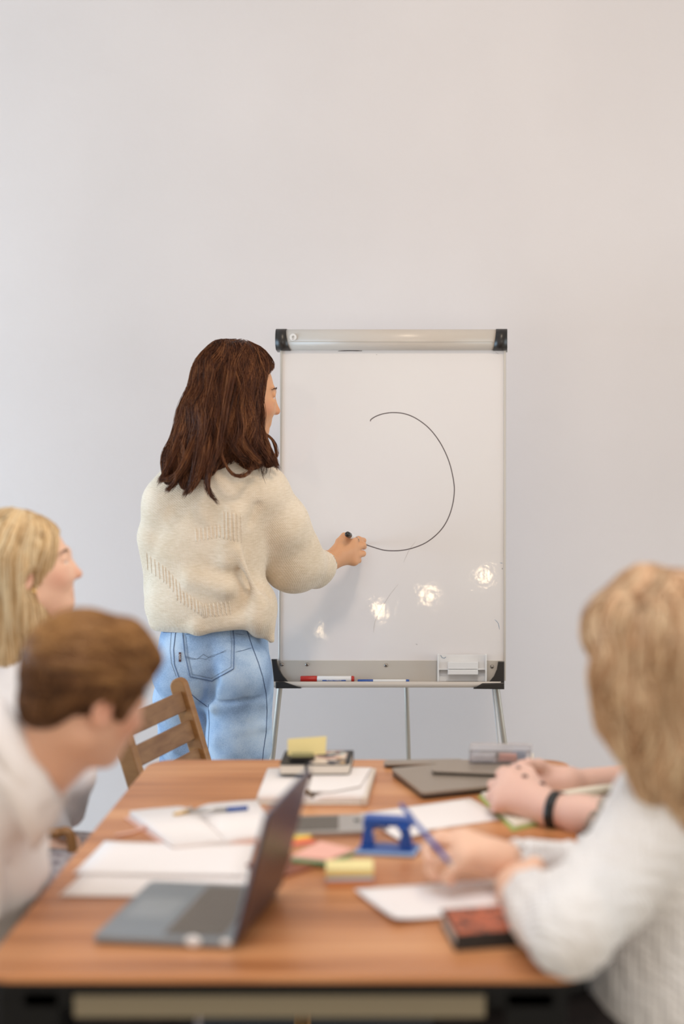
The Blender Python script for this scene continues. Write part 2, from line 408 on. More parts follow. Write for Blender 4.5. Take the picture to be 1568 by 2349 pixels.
M['plate'] = mat('easel_grey_plate', '#c3bab0', .3, spec=.5)
M['housing'] = mat('easel_beige_housing', '#cdc2b8', .3, spec=.5)
M['alu'] = mat('aluminium', '#c9c3bd', .35, metal=.6)
M['legalu'] = mat('leg_aluminium', '#b9b2a8', .4, metal=.35)
M['blackp'] = mat('black_plastic', '#26211f', .32, spec=.5)
M['rubber'] = mat('rubber', '#1b1a1a', .7)
M['steel'] = mat('screw_steel', '#a39a92', .25, metal=.9)
M['whitep'] = mat('white_plastic', '#e6e4e4', .35)
M['ink'] = mat('brown_black_ink', '#33161a', .5)
M['inkblue'] = mat('blue_ink', '#3d7298', .6)
M['inkgrey'] = mat('faint_ink', '#a39c9c', .6)
M['red'] = mat('red_plastic', '#b5261b', .35)
M['blue'] = mat('blue_plastic', '#1f4f9e', .35)
M['bluel'] = mat('pale_blue_plastic', '#8fa9cf', .25)
M['paper'] = noisemat('paper', '#efe6e2', '#f3ebe7', (3, 3, 3), 2, .8)
M['pageedge'] = noisemat('page_edges', '#d9cdbf', '#ebe0d3', (2, 2, 900), 2, .85)
M['cream'] = mat('cream_page', '#f1e6d3', .8)
M['pink'] = mat('pink_cover', '#e5b9a8', .6)
M['gold'] = mat('gold_metal', '#e0b878', .25, metal=.4)
M['silver'] = mat('silver_metal', '#b9b5b1', .3, metal=.7); M['padm'] = mat('touchpad_grey', '#9aa0a4', .3, metal=.4)
M['grey'] = mat('space_grey_aluminium', '#8d857e', .38, metal=.5)
M['taupe'] = mat('taupe_aluminium', '#9c8e80', .4, metal=.35)
M['deck'] = mat('slate_blue_grey_deck', '#8b9298', .34, metal=.45)
M['lid'] = mat('dark_aubergine_lid', '#4a3536', .38, metal=.15, spec=.45)
M['bluemetal'] = mat('blue_steel_rim', '#6f87a3', .3, metal=.5)
M['key'] = mat('keycap', '#6d655d', .6)
M['screen'] = mat('dark_glass', '#15171a', .08, spec=.6)
M['clear'] = mat('clear_plastic', '#f4f2f4', .12, trans=.92); M['clear'].node_tree.nodes['Principled BSDF'].inputs['IOR'].default_value = 1.2
M['yellow'] = mat('yellow_note_paper', '#eedc9c', .8)
M['yellow2'] = mat('deep_yellow_note_paper', '#e9c868', .8)
M['noteblue'] = mat('blue_note_paper', '#a9bbcf', .8)
M['noteorange'] = mat('orange_note_paper', '#e0935c', .8)
M['notepink'] = mat('salmon_note_paper', '#eaaf9d', .8)
M['notemint'] = mat('mint_note_paper', '#a5cbaa', .8)
M['notegreen'] = mat('green_note_paper', '#6f9a5e', .8)
M['tabblue'] = mat('blue_tab_paper', '#3b8fb8', .7); M['tabgreen'] = mat('green_tab_paper', '#93c17a', .7)
M['taborange'] = mat('orange_tab_paper', '#ee9a45', .7); M['tabpink'] = mat('pink_tab_paper', '#e5675f', .7); M['tabyellow'] = mat('yellow_tab_paper', '#efd667', .7)
M['olive'] = mat('olive_case', '#8a8358', .6)
M['greencover'] = mat('green_cover', '#a8b765', .6)
M['leather'] = noisemat('brown_leather', '#6f3b28', '#9a5a41', (60, 60, 60), 4, .5)
M['blackbook'] = mat('black_book_cloth', '#1d1a18', .5)
M['blacksteel'] = mat('black_steel', '#0c0b0b', .6, spec=.25)
M['crossbar'] = mat('taupe_crossbar', '#8d8068', .55)
M['chairwood'] = noisemat('oiled_chair_wood', '#8a5f38', '#a87a48', (9, 9, 40), 4, .45, dist=.6, lo=.3, hi=.75)
M['slatwood'] = noisemat('chair_slat_wood', '#7b5638', '#96704c', (14, 14, 60), 4, .5, dist=.4, lo=.3, hi=.75)
M['eyewhite'] = mat('eye_white', '#e8e0da', .15); M['irisblue'] = mat('iris_blue', '#4c5f78', .15); M['irisbrown'] = mat('iris_brown', '#3c2a1c', .15)
M['brow'] = mat('eyebrow_hair', '#6a4a35', .7)
M['nail'] = mat('dark_red_nail_polish', '#4a1210', .2, coat=.5)
M['sandal'] = mat('shoe_leather', '#5a4636', .6); M['band'] = mat('black_silicone', '#161414', .5)
def floral():
    m = mat('floral_print', '#44434a', .5); N = NT(m); tc = N.add('ShaderNodeTexCoord')
    vo = N.add('ShaderNodeTexVoronoi'); vo.inputs['Scale'].default_value = 55; cr = N.add('ShaderNodeValToRGB'); cr.color_ramp.interpolation = 'CONSTANT'
    e = cr.color_ramp.elements; e[0].color = col('#3f3f48'); e[1].color = col('#d9c6b4'); e[1].position = .42
    for p, c in ((.62, '#b58c80'), (.75, '#d6b184'), (.88, '#8fa09b')): k = e.new(p); k.color = col(c)
    N.ln(tc.outputs['Object'], vo.inputs['Vector']); N.ln(vo.outputs['Color'], cr.inputs[0]); N.ln(cr.outputs[0], N.b.inputs['Base Color']); return m
M['floral'] = floral()
def redprint():
    m = mat('red_orange_print', '#b2553a', .5); N = NT(m); tc = N.add('ShaderNodeTexCoord')
    nz = N.add('ShaderNodeTexNoise'); nz.inputs['Scale'].default_value = 48; nz.inputs['Detail'].default_value = 3; nz.inputs['Distortion'].default_value = 1.5; cr = N.add('ShaderNodeValToRGB')
    e = cr.color_ramp.elements; e[0].color = col('#3f201a'); e[0].position = .4; e[1].color = col('#c4643f'); e[1].position = .52
    N.ln(tc.outputs['Object'], nz.inputs['Vector']); N.ln(nz.outputs['Fac'], cr.inputs[0]); N.ln(cr.outputs[0], N.b.inputs['Base Color']); return m
M['redprint'] = redprint()
def wood():
    m = mat('walnut_table_top', '#a9744f', .36, spec=.45); N = NT(m); tc = N.add('ShaderNodeTexCoord')
    mp = N.add('ShaderNodeMapping'); mp.inputs['Scale'].default_value = (1.6, 26, 26); nz = N.add('ShaderNodeTexNoise'); nz.inputs['Scale'].default_value = 1; nz.inputs['Detail'].default_value = 6; nz.inputs['Distortion'].default_value = .8
    mp2 = N.add('ShaderNodeMapping'); mp2.inputs['Scale'].default_value = (.9, 7, 7); n2 = N.add('ShaderNodeTexNoise'); n2.inputs['Scale'].default_value = 1; n2.inputs['Detail'].default_value = 3
    mx = N.add('ShaderNodeMath', operation='ADD'); hf = N.add('ShaderNodeMath', operation='MULTIPLY'); hf.inputs[1].default_value = .5
    cr = N.add('ShaderNodeValToRGB'); e = cr.color_ramp.elements; e[0].position = .36; e[0].color = col('#9a5e33'); e[1].position = .64; e[1].color = col('#d99d6c'); k = e.new(.5); k.color = col('#c07f50')
    N.ln(tc.outputs['Object'], mp.inputs[0]); N.ln(mp.outputs[0], nz.inputs['Vector']); N.ln(tc.outputs['Object'], mp2.inputs[0]); N.ln(mp2.outputs[0], n2.inputs['Vector'])
    N.ln(nz.outputs['Fac'], mx.inputs[0]); N.ln(n2.outputs['Fac'], mx.inputs[1]); N.ln(mx.outputs[0], hf.inputs[0]); N.ln(hf.outputs[0], cr.inputs[0]); N.ln(cr.outputs[0], N.b.inputs['Base Color'])
    bp = N.add('ShaderNodeBump'); bp.inputs['Distance'].default_value = .0003; N.ln(nz.outputs['Fac'], bp.inputs['Height']); N.ln(bp.outputs[0], N.b.inputs['Normal']); return m
M['wood'] = wood()
def knit(name, c1, c2, s=1.0, ribs=None, amp=.0016, hue=None):
    """stocking stitch: diagonal and upright waves in the object's own space, with ribbed patches"""
    m = mat(name, c1, .9, spec=.15, sheen=.25); N = NT(m); tc = N.add('ShaderNodeTexCoord')
    nz = N.add('ShaderNodeTexNoise'); nz.inputs['Scale'].default_value = 9; nz.inputs['Detail'].default_value = 5
    mp = N.add('ShaderNodeMapping'); mp.inputs['Scale'].default_value = (60, 60, 420); fb = N.add('ShaderNodeTexNoise'); fb.inputs['Scale'].default_value = 1; fb.inputs['Detail'].default_value = 4
    N.ln(tc.outputs['Object'], mp.inputs[0]); N.ln(mp.outputs[0], fb.inputs['Vector'])
    ad = N.add('ShaderNodeMath', operation='ADD'); ha = N.add('ShaderNodeMath', operation='MULTIPLY'); ha.inputs[1].default_value = .5
    N.ln(nz.outputs['Fac'], ad.inputs[0]); N.ln(fb.outputs['Fac'], ad.inputs[1]); N.ln(ad.outputs[0], ha.inputs[0])
    cr = N.add('ShaderNodeValToRGB'); cr.color_ramp.elements[0].position = .38; cr.color_ramp.elements[1].position = .62; cr.color_ramp.elements[0].color = col(c2); cr.color_ramp.elements[1].color = col(c1)
    N.ln(tc.outputs['Object'], nz.inputs['Vector']); N.ln(ha.outputs[0], cr.inputs[0]); N.ln(cr.outputs[0], N.b.inputs['Base Color'])
    w1 = N.add('ShaderNodeTexWave', wave_type='BANDS', bands_direction='DIAGONAL'); w1.inputs['Scale'].default_value = 62*s; w1.inputs['Distortion'].default_value = 1.2; w1.inputs['Detail'].default_value = 2
    w2 = N.add('ShaderNodeTexWave', wave_type='BANDS', bands_direction='X'); w2.inputs['Scale'].default_value = 50*s; w2.inputs['Distortion'].default_value = 1.0
    s1 = N.add('ShaderNodeMath', operation='ADD'); s2 = N.add('ShaderNodeMath', operation='ADD')
    N.ln(tc.outputs['Object'], w1.inputs['Vector']); N.ln(tc.outputs['Object'], w2.inputs['Vector']); N.ln(w1.outputs['Fac'], s1.inputs[0]); N.ln(w2.outputs['Fac'], s1.inputs[1]); N.ln(s1.outputs[0], s2.inputs[0])
    f2 = N.add('ShaderNodeMath', operation='MULTIPLY'); f2.inputs[1].default_value = 1.5; N.ln(fb.outputs['Fac'], f2.inputs[0]); N.ln(f2.outputs[0], s2.inputs[1])
    bp = N.add('ShaderNodeBump'); bp.inputs['Distance'].default_value = amp; bp.inputs['Strength'].default_value = .8; N.ln(s2.outputs[0], bp.inputs['Height']); N.ln(bp.outputs[0], N.b.inputs['Normal'])
    return m
M['oat'] = knit('oatmeal_wool_knit', '#edddc9', '#dac7ae', 1.45, amp=.0005)
M['rib'] = knit('oatmeal_wool_rib', '#f1e4d3', '#e0cfb9', 1.0, amp=.0006)
M['whiteknit'] = knit('white_cable_knit', '#f6f2f0', '#ebe5e1', .6, amp=.002)
M['greyknit'] = noisemat('taupe_knit_cuff', '#6f6357', '#b3a594', (330, 330, 330), 2, .9, lo=.42, hi=.58)
def denim(name='light_blue_denim', a='#8299bb', b='#a2bcdc', c='#c2d4e8'):
    m = mat(name, b, .85, spec=.2); N = NT(m); tc = N.add('ShaderNodeTexCoord'); n1 = N.add('ShaderNodeTexNoise'); n1.inputs['Scale'].default_value = 9; n1.inputs['Detail'].default_value = 6
    n2 = N.add('ShaderNodeTexNoise'); n2.inputs['Scale'].default_value = 700; n2.inputs['Detail'].default_value = 2; n2.inputs['Roughness'].default_value = .7
    mu = N.add('ShaderNodeMath', operation='MULTIPLY_ADD'); mu.inputs[1].default_value = .55; mul = N.add('ShaderNodeMath', operation='MULTIPLY'); mul.inputs[1].default_value = .45
    cr = N.add('ShaderNodeValToRGB'); e = cr.color_ramp.elements; e[0].position = .40; e[0].color = col(a); e[1].position = .60; e[1].color = col(c); k = e.new(.5); k.color = col(b)
    N.ln(tc.outputs['Object'], n1.inputs['Vector']); N.ln(tc.outputs['Object'], n2.inputs['Vector']); N.ln(n2.outputs['Fac'], mul.inputs[0]); N.ln(n1.outputs['Fac'], mu.inputs[0]); N.ln(mul.outputs[0], mu.inputs[2])
    N.ln(mu.outputs[0], cr.inputs[0]); N.ln(cr.outputs[0], N.b.inputs['Base Color'])
    bp = N.add('ShaderNodeBump'); bp.inputs['Distance'].default_value = .0006; N.ln(n2.outputs['Fac'], bp.inputs['Height']); N.ln(bp.outputs[0], N.b.inputs['Normal']); return m
M['denim'] = denim(); M['seam'] = mat('dark_denim_seam', '#54688a', .9); M['stitch'] = mat('grey_stitching', '#71829b', .9)
M['shirt'] = noisemat('blush_white_cotton', '#eadfd9', '#f3eae6', (6, 6, 6), 4, .85, .002, (18, 18, 18))
M['shirtw'] = noisemat('white_cotton', '#e9e4e6', '#f2eff0', (6, 6, 6), 4, .85, .002, (18, 18, 18))
M['greycloth'] = noisemat('grey_marled_cloth', '#8a8286', '#b5aeb2', (60, 60, 60), 4, .9)
M['darkcloth'] = noisemat('dark_trouser_cloth', '#221c1d', '#332b2b', (30, 30, 30), 4, .9)
M['skinw'] = skinmat('skin_tan', '#d8a27a'); M['skinm'] = skinmat('skin_fair', '#dfad90'); M['skinb'] = skinmat('skin_pale_peach', '#ecc0a4'); M['skinf'] = skinmat('skin_pink_pale', '#e6bdac')
M['hairbrown'] = hairmat('chestnut_hair', '#2e1a11', '#5b3522', '#9a6540')
M['hairblond'] = hairmat('blond_hair', '#b08a5c', '#dfbd8e', '#f0dcb6')
M['hairman'] = hairmat('short_brown_hair', '#3d281b', '#7d5536', '#b98a58', scale=(9, 13, 60))
M['haircurl'] = hairmat('honey_blond_hair', '#aa7c56', '#d8b08a', '#f0d6b0', scale=(34, 34, 9))

# ------------------------------------------------------------------ the setting
YW = 6.0
def slab(name, lo, hi, m):
    bm = bmesh.new(); box(bm, I4, lo, hi); o = bmobj(name, bm, m); o['kind'] = 'structure'; return o
slab('floor', (-5, -2.5, -.1), (4.5, YW, 0), M['floor'])
shade_sheet = slab('trim_shade_sheet', (-1.15, 2.3, 0), (.5, 4.80, .004), noisemat('under_table_shade', '#100f0f', '#1a1817', (200, 200, 200), 2, .95))  # black sheet added so the shade under the table is in the colour
slab('ceiling', (-5, -2.5, 3.25), (4.5, YW, 3.35), M['ceiling'])
slab('wall_back', (-5, YW, -.1), (4.5, YW + .15, 4.4), M['wall'])

# ------------------------------------------------------------------ flipchart easel
LEAN = math.radians(8.5)
up = Vector((0, math.sin(LEAN), math.cos(LEAN))); nrm = Vector((0, -math.cos(LEAN), math.sin(LEAN)))   # towards the room
P0 = Vector(J(890, 1515, 5.42))
ROLL = math.radians(.35)
ex = (Vector((1, 0, 0))*math.cos(ROLL) - up*math.sin(ROLL)*0).normalized(); ey = (up*math.cos(ROLL) + Vector((1, 0, 0))*math.sin(ROLL)).normalized()
BM = frame(P0, ex, ey)                    # local x right, y up the board, z out of its face
BMi = BM.inverted()
def bl(u, v, z=0.0):
    d = Vector(ray(u, v)); o = Vector((0, 0, HC)); a = BMi @ o; b = BMi.to_3x3() @ d
    t = (z - a.z)/b.z; return (a.x + b.x*t, a.y + b.y*t)
x0 = bl(640, 1200)[0]; x1 = bl(1160, 1200)[0]; yt = bl(890, 806)[1]; yb = 0.0; ytray = bl(890, 1577)[1]
easel = thing('flipchart_easel', 'white flipchart whiteboard on a tripod easel with beige top bar and black corner caps', 'whiteboard', (P0.x, 5.42, 0))
part('writing_surface', lambda bm: box(bm, BM, (x0 + .006, yb - .02, -.012), (x1 - .006, yt + .03, 0)), M['board'], easel)
for s in (x0, x1 - .008):
    part('side_rail', lambda bm, s=s: box(bm, BM, (s, ytray + .02, -.014), (s + .008, yt + .03, .004), .0015), M['alu'], easel)
# top bar: rounded housing between two black caps
tb0 = bl(890, 804)[1]; tb1 = bl(890, 756)[1]; hb = tb1 - tb0; xl = bl(634, 780)[0]; xr = bl(1163, 780)[0]
prof = []
for i in range(15):
    a = -PI/2 + PI*i/14; prof.append((tb0 + hb/2 + hb/2*math.sin(a), -.004 + .036*max(0, math.cos(a))**.6))
prof = [(tb0, -.03)] + prof + [(tb1, -.03)]
def extr(bm, M_, xa, xb, pf, grow=0):
    """profile in (y, z) run along x; xa/xb may be functions of y"""
    A, B = [], []
    cy = tb0 + hb/2
    for y, z in pf:
        y2 = cy + (y - cy)*(1 + grow); z2 = z*(1 + grow) if z > 0 else z
        A.append(bm.verts.new(M_ @ Vector((xa(y), y2, z2)))); B.append(bm.verts.new(M_ @ Vector((xb(y), y2, z2))))
    n = len(A); bm.faces.new(A); bm.faces.new(B[::-1])
    for i in range(n): bm.faces.new([A[i], B[i], B[(i+1) % n], A[(i+1) % n]])
part('top_bar', lambda bm: extr(bm, BM, lambda y: xl + .01, lambda y: xr - .01, prof), M['housing'], easel, True)
part('top_bar_groove', lambda bm: box(bm, BM, (xl + .04, tb0 + hb*.34, .02), (xr - .04, tb0 + hb*.355, .0328)), M['plate'], easel)
cw = .043
part('end_cap', lambda bm: extr(bm, BM, lambda y: xl, lambda y: xl + cw - .011*min(1, (y - tb0)/hb*1.3)**.7, prof, .05), M['blackp'], easel, True)
part('end_cap', lambda bm: extr(bm, BM, lambda y: xr - cw + .009*min(1, (y - tb0)/hb*1.3)**.7, lambda y: xr, prof, .05), M['blackp'], easel, True)
lx, ly = bl(675, 777)
lg = part('logo_sticker', lambda bm: prism(bm, BM, [(lx + .0105*math.cos(t*PI/12), ly + .0105*math.sin(t*PI/12)) for t in range(24)], .026, .0338), M['whitep'], easel)
F1 = frame(BM @ Vector((lx, ly + .002, .0342)), ex, ey)
text('letter', 'e', .017, F1, mat('logo_grey', '#8a8580', .5), lg, .0001)
text('letter', 'BC', .005, frame(BM @ Vector((lx, ly - .0065, .0342)), ex, ey), M['inkgrey'], lg, .0001)
# tray
px0 = bl(624, 1540)[0]; px1 = bl(1156, 1545)[0]; tl = bl(890, 1563)[1]
part('tray_back_plate', lambda bm: box(bm, BM, (px0 + .004, tl - .012, -.002), (px1 - .004, yb, .004), .001), M['plate'], easel)
def trayf(bm):
    pf = [(tl - .016, 0)]
    for i in range(9): a = math.radians(-90 + 22.5*i); pf.append((ytray + .011 + .009*math.sin(a), .045 + .009*math.cos(a)))
    pf += [(tl - .008, .04), (tl - .012, .02), (tl - .012, .0)]
    A = [bm.verts.new(BM @ Vector((px0 + .01, y, z))) for y, z in pf]; B = [bm.verts.new(BM @ Vector((px1 - .01, y, z))) for y, z in pf]
    n = len(A); bm.faces.new(A); bm.faces.new(B[::-1])
    for i in range(n): bm.faces.new([A[i], B[i], B[(i+1) % n], A[(i+1) % n]])
part('marker_tray', trayf, M['housing'], easel)
def capshape(pts): return [bl(u, v, .01) for u, v in pts]
capL = [(622, 1512), (634, 1512), (636, 1522), (640, 1535), (648, 1549), (660, 1563), (685, 1574), (685, 1576), (629, 1577)]
capR = [(1142, 1517), (1156, 1517), (1156, 1580), (1085, 1580), (1085, 1579), (1112, 1566), (1122, 1563), (1132, 1551), (1139, 1535)]
for c in (capL, capR): part('corner_cap', lambda bm, c=c: prism(bm, BM, capshape(c), -.012, .014, .002), M['blackp'], easel)
part('corner_cap', lambda bm: prism(bm, BM, [bl(u, v, .05) for u, v in [(632, 1564), (650, 1563), (690, 1577), (690, 1579), (632, 1579)]], .012, .057, .002), M['blackp'], easel)
part('corner_cap', lambda bm: prism(bm, BM, [bl(u, v, .05) for u, v in [(1156, 1566), (1150, 1566), (1106, 1567), (1085, 1579), (1085, 1580), (1156, 1581)]], .012, .057, .002), M['blackp'], easel)
for u, v in ((647, 1524), (704, 1524), (885, 1526), (1128, 1529)):
    a, b = bl(u, v)
    def scr(bm, a=a, b=b):
        t = bmesh.new(); bmesh.ops.create_uvsphere(t, u_segments=14, v_segments=8, radius=.0058)
        for q in t.verts: q.co.z *= .6
        merge(bm, t, BM @ Matrix.Translation((a, b, .0045)))
    sc = part('screw', scr, M['steel'], easel, True)
    if u in (704, 885): part('screw_socket', lambda bm, a=a, b=b: prism(bm, BM, [(a + .0022*math.cos(t*PI/3), b + .0022*math.sin(t*PI/3)) for t in range(6)], .006, .0082), M['blackp'], sc)
# legs
def legpts(u0, v0, u1, v1, z=-.02, zf=0.0):
    a = BM @ Vector((*bl(u0, v0, z), z)); b = BM @ Vector((*bl(u1, v1, z), z)); d = b - a; return a, a + d*((zf - a.z)/d.z)
A, B = legpts(642, 1570, 624, 1742); part('leg', lambda bm: tube(bm, [A + (A-B)*.3, A, B + (A-B)*.02], .0085, 14), M['legalu'], easel, True)
part('foot', lambda bm, B=B, A=A: tube(bm, [B + (A-B)*.05, B + Vector((0, 0, .002))], [.011, .013], 14), M['rubber'], easel, True)
A, B = legpts(1138, 1572, 1158, 1715); part('leg', lambda bm: tube(bm, [A + (A-B)*.3, A, B + (A-B)*.02], .0085, 14), M['legalu'], easel, True)
part('foot', lambda bm, B=B, A=A: tube(bm, [B + (A-B)*.05, B + Vector((0, 0, .002))], [.011, .013], 14), M['rubber'], easel, True)
A2, B2 = legpts(1130, 1572, 1144, 1715, -.045); part('leg_extension', lambda bm: tube(bm, [A2 + (A2-B2)*.3, A2, A2 + (B2-A2)*.75], .005, 12), M['whitep'], easel, True)
R0 = Vector(J(929, 1480, 5.50)); R1 = Vector(J(937, 1740, 5.74)); R2 = R0 + (R1 - R0)*((0.0 - R0.z)/(R1.z - R0.z)*1.0)
sc_ = min(1, (YW - .06 - R0.y)/(R2.y - R0.y)); R2 = Vector((R2.x, R0.y + (R2.y - R0.y)*sc_, .0))
part('leg', lambda bm: tube(bm, [R0, R2 + Vector((0, 0, .004))], .0075, 14), M['legalu'], easel, True, label='rear support leg')
part('foot', lambda bm: tube(bm, [R2 + Vector((0, 0, .03)), R2 + Vector((0, 0, .002))], [.010, .012], 14), M['rubber'], easel, True)
# the drawn line: an ink film lying on the board
E0 = [(849, 967), (850, 963), (858, 957), (872, 951), (888, 947.5), (902, 946.5), (922, 948), (942, 954), (962, 965), (982, 981), (1000, 1002), (1016, 1028), (1029, 1058), (1037, 1088), (1041.5, 1120), (1039, 1150), (1031, 1180), (1018, 1206), (1000, 1227), (976, 1245), (950, 1256), (925, 1262), (902, 1263.5), (880, 1262), (858, 1256), (840, 1250), (835, 1248)]
def ribbon(bm, pix, w_, n=160, z=.0004):
    G = spline([np.array([*bl(u, v), 0]) for u, v in pix], n); A = []
    for i in range(n):
        t = G[min(i+1, n-1)] - G[max(i-1, 0)]; t /= np.linalg.norm(t); s = np.array([-t[1], t[0], 0])
        ww = w_*(.5 + min(1, i/4, (n-1-i)/4 + .3)*.5); A.append([bm.verts.new(BM @ Vector((*(G[i] + s*k*ww)[:2], zz))) for k, zz in ((1, 0), (.6, z), (-.6, z), (-1, 0))])
    for a, b in zip(A[:-1], A[1:]):
        for k in range(3): bm.faces.new([a[k], a[k+1], b[k+1], b[k]])
part('drawn_circle', lambda bm: ribbon(bm, E0, .0014), M['ink'], easel, label='unfinished dark brown circle drawn by hand')
for pix, mm, ww in (([(1134, 1421), (1142, 1430), (1145, 1444)], 'inkblue', .0006), ([(1146, 1291), (1152, 1292)], 'inkblue', .0006), ([(1151, 1303), (1152, 1306)], 'ink', .0007), ([(953, 1477), (957, 1479)], 'inkgrey', .0008), ([(952, 1243), (938, 1262), (925, 1290)], 'inkgrey', .0003), ([(913, 1340), (890, 1370), (862, 1420), (856, 1450)], 'inkgrey', .0003), ([(775, 805.5), (800, 804.5), (830, 805)], 'ink', .0012), ([(1136, 808), (1143, 812)], 'inkgrey', .0005), ([(862, 813), (865, 814)], 'inkgrey', .0006)):
    part('ink_mark', lambda bm, pix=pix, ww=ww: ribbon(bm, pix, ww, 14), M[mm], easel)

# --- things standing in the tray
def marker(name, label, u0, u1, v, r, bodym, capm, capfrac, endfrac, words=True):
    a = BM @ Vector((*bl(u0, v, .022), .022)); b = BM @ Vector((*bl(u1, v, .022), .022)); L = (b - a).length
    Fm = frame(a, b - a, up); t = thing(name, label, 'marker', a)
    cyl = lambda xa, xb, ra, rb: (lambda bm: tube(bm, [Fm @ Vector((xa*L, 0, 0)), Fm @ Vector((xa*L + .002, 0, 0)), Fm @ Vector((xb*L - .002, 0, 0)), Fm @ Vector((xb*L, 0, 0))], [ra*.9, ra, rb, rb*.85], 20))
    part('barrel', cyl(capfrac, 1 - endfrac, r*.97, r*.97), M['whitep'], t, True)
    part('cap', cyl(0, capfrac, r*.95, r), capm, t, True)
    part('cap_clip', lambda bm: box(bm, Fm, (.015*L, -r*1.2, -r*.3), (capfrac*L*.9, -r*.9, r*.3), .0006), capm, t)
    part('end_plug', cyl(1 - endfrac, 1, r, r*.9), bodym, t, True)
    st = part('label_strip', lambda bm: box(bm, Fm, ((capfrac + .1)*L, -r*.62, r*.78), ((1 - endfrac - .1)*L, -r*.12, r*.93), .0002), M['blue'], t)
    if words: text('lettering', 'BOARD MARKER', r*.62, frame(Fm @ Vector(((1 + capfrac - endfrac)/2*L, -r*.37, r*.94)), b - a, up), M['whitep'], st, .0001)
    return t
marker('marker_pen', 'thick red capped board marker lying in the easel tray', 689, 812, 1557.5, .0095, M['red'], M['red'], .31, .05)
marker('marker_pen', 'thin blue capped marker lying in the easel tray', 820, 938, 1562.5, .0055, M['blue'], M['blue'], .30, .06, False)
er = thing('magnetic_eraser_holder', 'white plastic eraser holder clipped at the right end of the easel tray', 'eraser', BM @ Vector((*bl(1060, 1565, .01), .01)))
ea, eb = bl(1003, 1563, .02), bl(1116, 1502, .02); exm = [bl(u, 1540, .02)[0] for u in (1006, 1027, 1096, 1114)]; eym = [bl(1060, v, .02)[1] for v in (1535, 1547, 1556)]
part('back_plate', lambda bm: box(bm, BM, (ea[0], ea[1], .006), (eb[0], eb[1], .012), .001), M['whitep'], er)
for xx in (ea[0], eb[0] - .005): part('side_wall', lambda bm, xx=xx: box(bm, BM, (xx, ea[1], .006), (xx + .005, eb[1] + .002, .034), .0012), M['whitep'], er)
part('shelf', lambda bm: box(bm, BM, (ea[0] + .004, eym[0] - .002, .01), (eb[0] - .004, eym[0] + .002, .03), .0008), M['whitep'], er)
part('eraser_block', lambda bm: box(bm, BM, (exm[1], eym[0] + .001, .012), (exm[2], eym[0] + .022, .036), .0015), M['whitep'], er)
part('eraser_block', lambda bm: box(bm, BM, (exm[1], eym[1], .012), (exm[2], eym[0] - .001, .042), .0015), M['whitep'], er)
for xx, s in ((ea[0] + .005, 1), (eb[0] - .005, -1)):
    part('corner_web', lambda bm, xx=xx, s=s: prism(bm, BM, [(xx, ea[1])] + [(xx + s*.02*math.cos(t), ea[1] + .016*math.sin(t)) for t in [PI/2*i/6 for i in range(7)]], .012, .016), M['whitep'], er)
part('ink_smudge', lambda bm: [None, tube(bm, [BM @ Vector((*bl(u, v, .0125), .0125)) for u, v in ((1010, 1503), (1014, 1509), (1019, 1510), (1022, 1507))], .0006, 6)][0], M['inkblue'], er)

# ------------------------------------------------------------------ table
ZT = .75
tx0, tx1, ty0, ty1 = -.854, .120, 2.78, 4.196
table = thing('meeting_table', 'long walnut-topped meeting table with rounded corners and black steel frame', 'table', ((tx0+tx1)/2, (ty0+ty1)/2, 0))
part('tabletop', lambda bm: prism(bm, I4, rrect(tx0, ty0, tx1, ty1, .06, 8), ZT - .012, ZT, .003), M['wood'], table)
part('edge_band', lambda bm: prism(bm, I4, rrect(tx0 + .004, ty0 + .004, tx1 - .004, ty1 - .004, .058, 8), ZT - .03, ZT - .012, .002), M['blacksteel'], table)
part('frame_rail', lambda bm: box(bm, I4, (tx0 + .06, ty0 + .06, ZT - .075), (tx1 - .06, ty0 + .10, ZT - .03), .003), M['blacksteel'], table)
part('frame_rail', lambda bm: box(bm, I4, (tx0 + .06, ty1 - .10, ZT - .075), (tx1 - .06, ty1 - .06, ZT - .03), .003), M['blacksteel'], table)
for x in (tx0 + .02, tx1 - .14):
    part('frame_rail', lambda bm, x=x: box(bm, I4, (x + .03, ty0 + .1, ZT - .07), (x + .09, ty1 - .1, ZT - .03), .003), M['blacksteel'], table)
    for y in (ty0 + .06, ty1 - .16):
        part('leg', lambda bm, x=x, y=y: box(bm, I4, (x, y, 0), (x + .10, y + .10, ZT - .03), .004), M['blacksteel'], table)
cb0 = J(168, 2283, ty0 + .045); cb1 = J(1112, 2335, ty0 + .045)
part('crossbar', lambda bm: box(bm, I4, (cb0[0], ty0 + .045, cb1[2]), (cb1[0], ty0 + .058, cb0[2]), .002), M['crossbar'], table, label='taupe crossbar between the black legs')

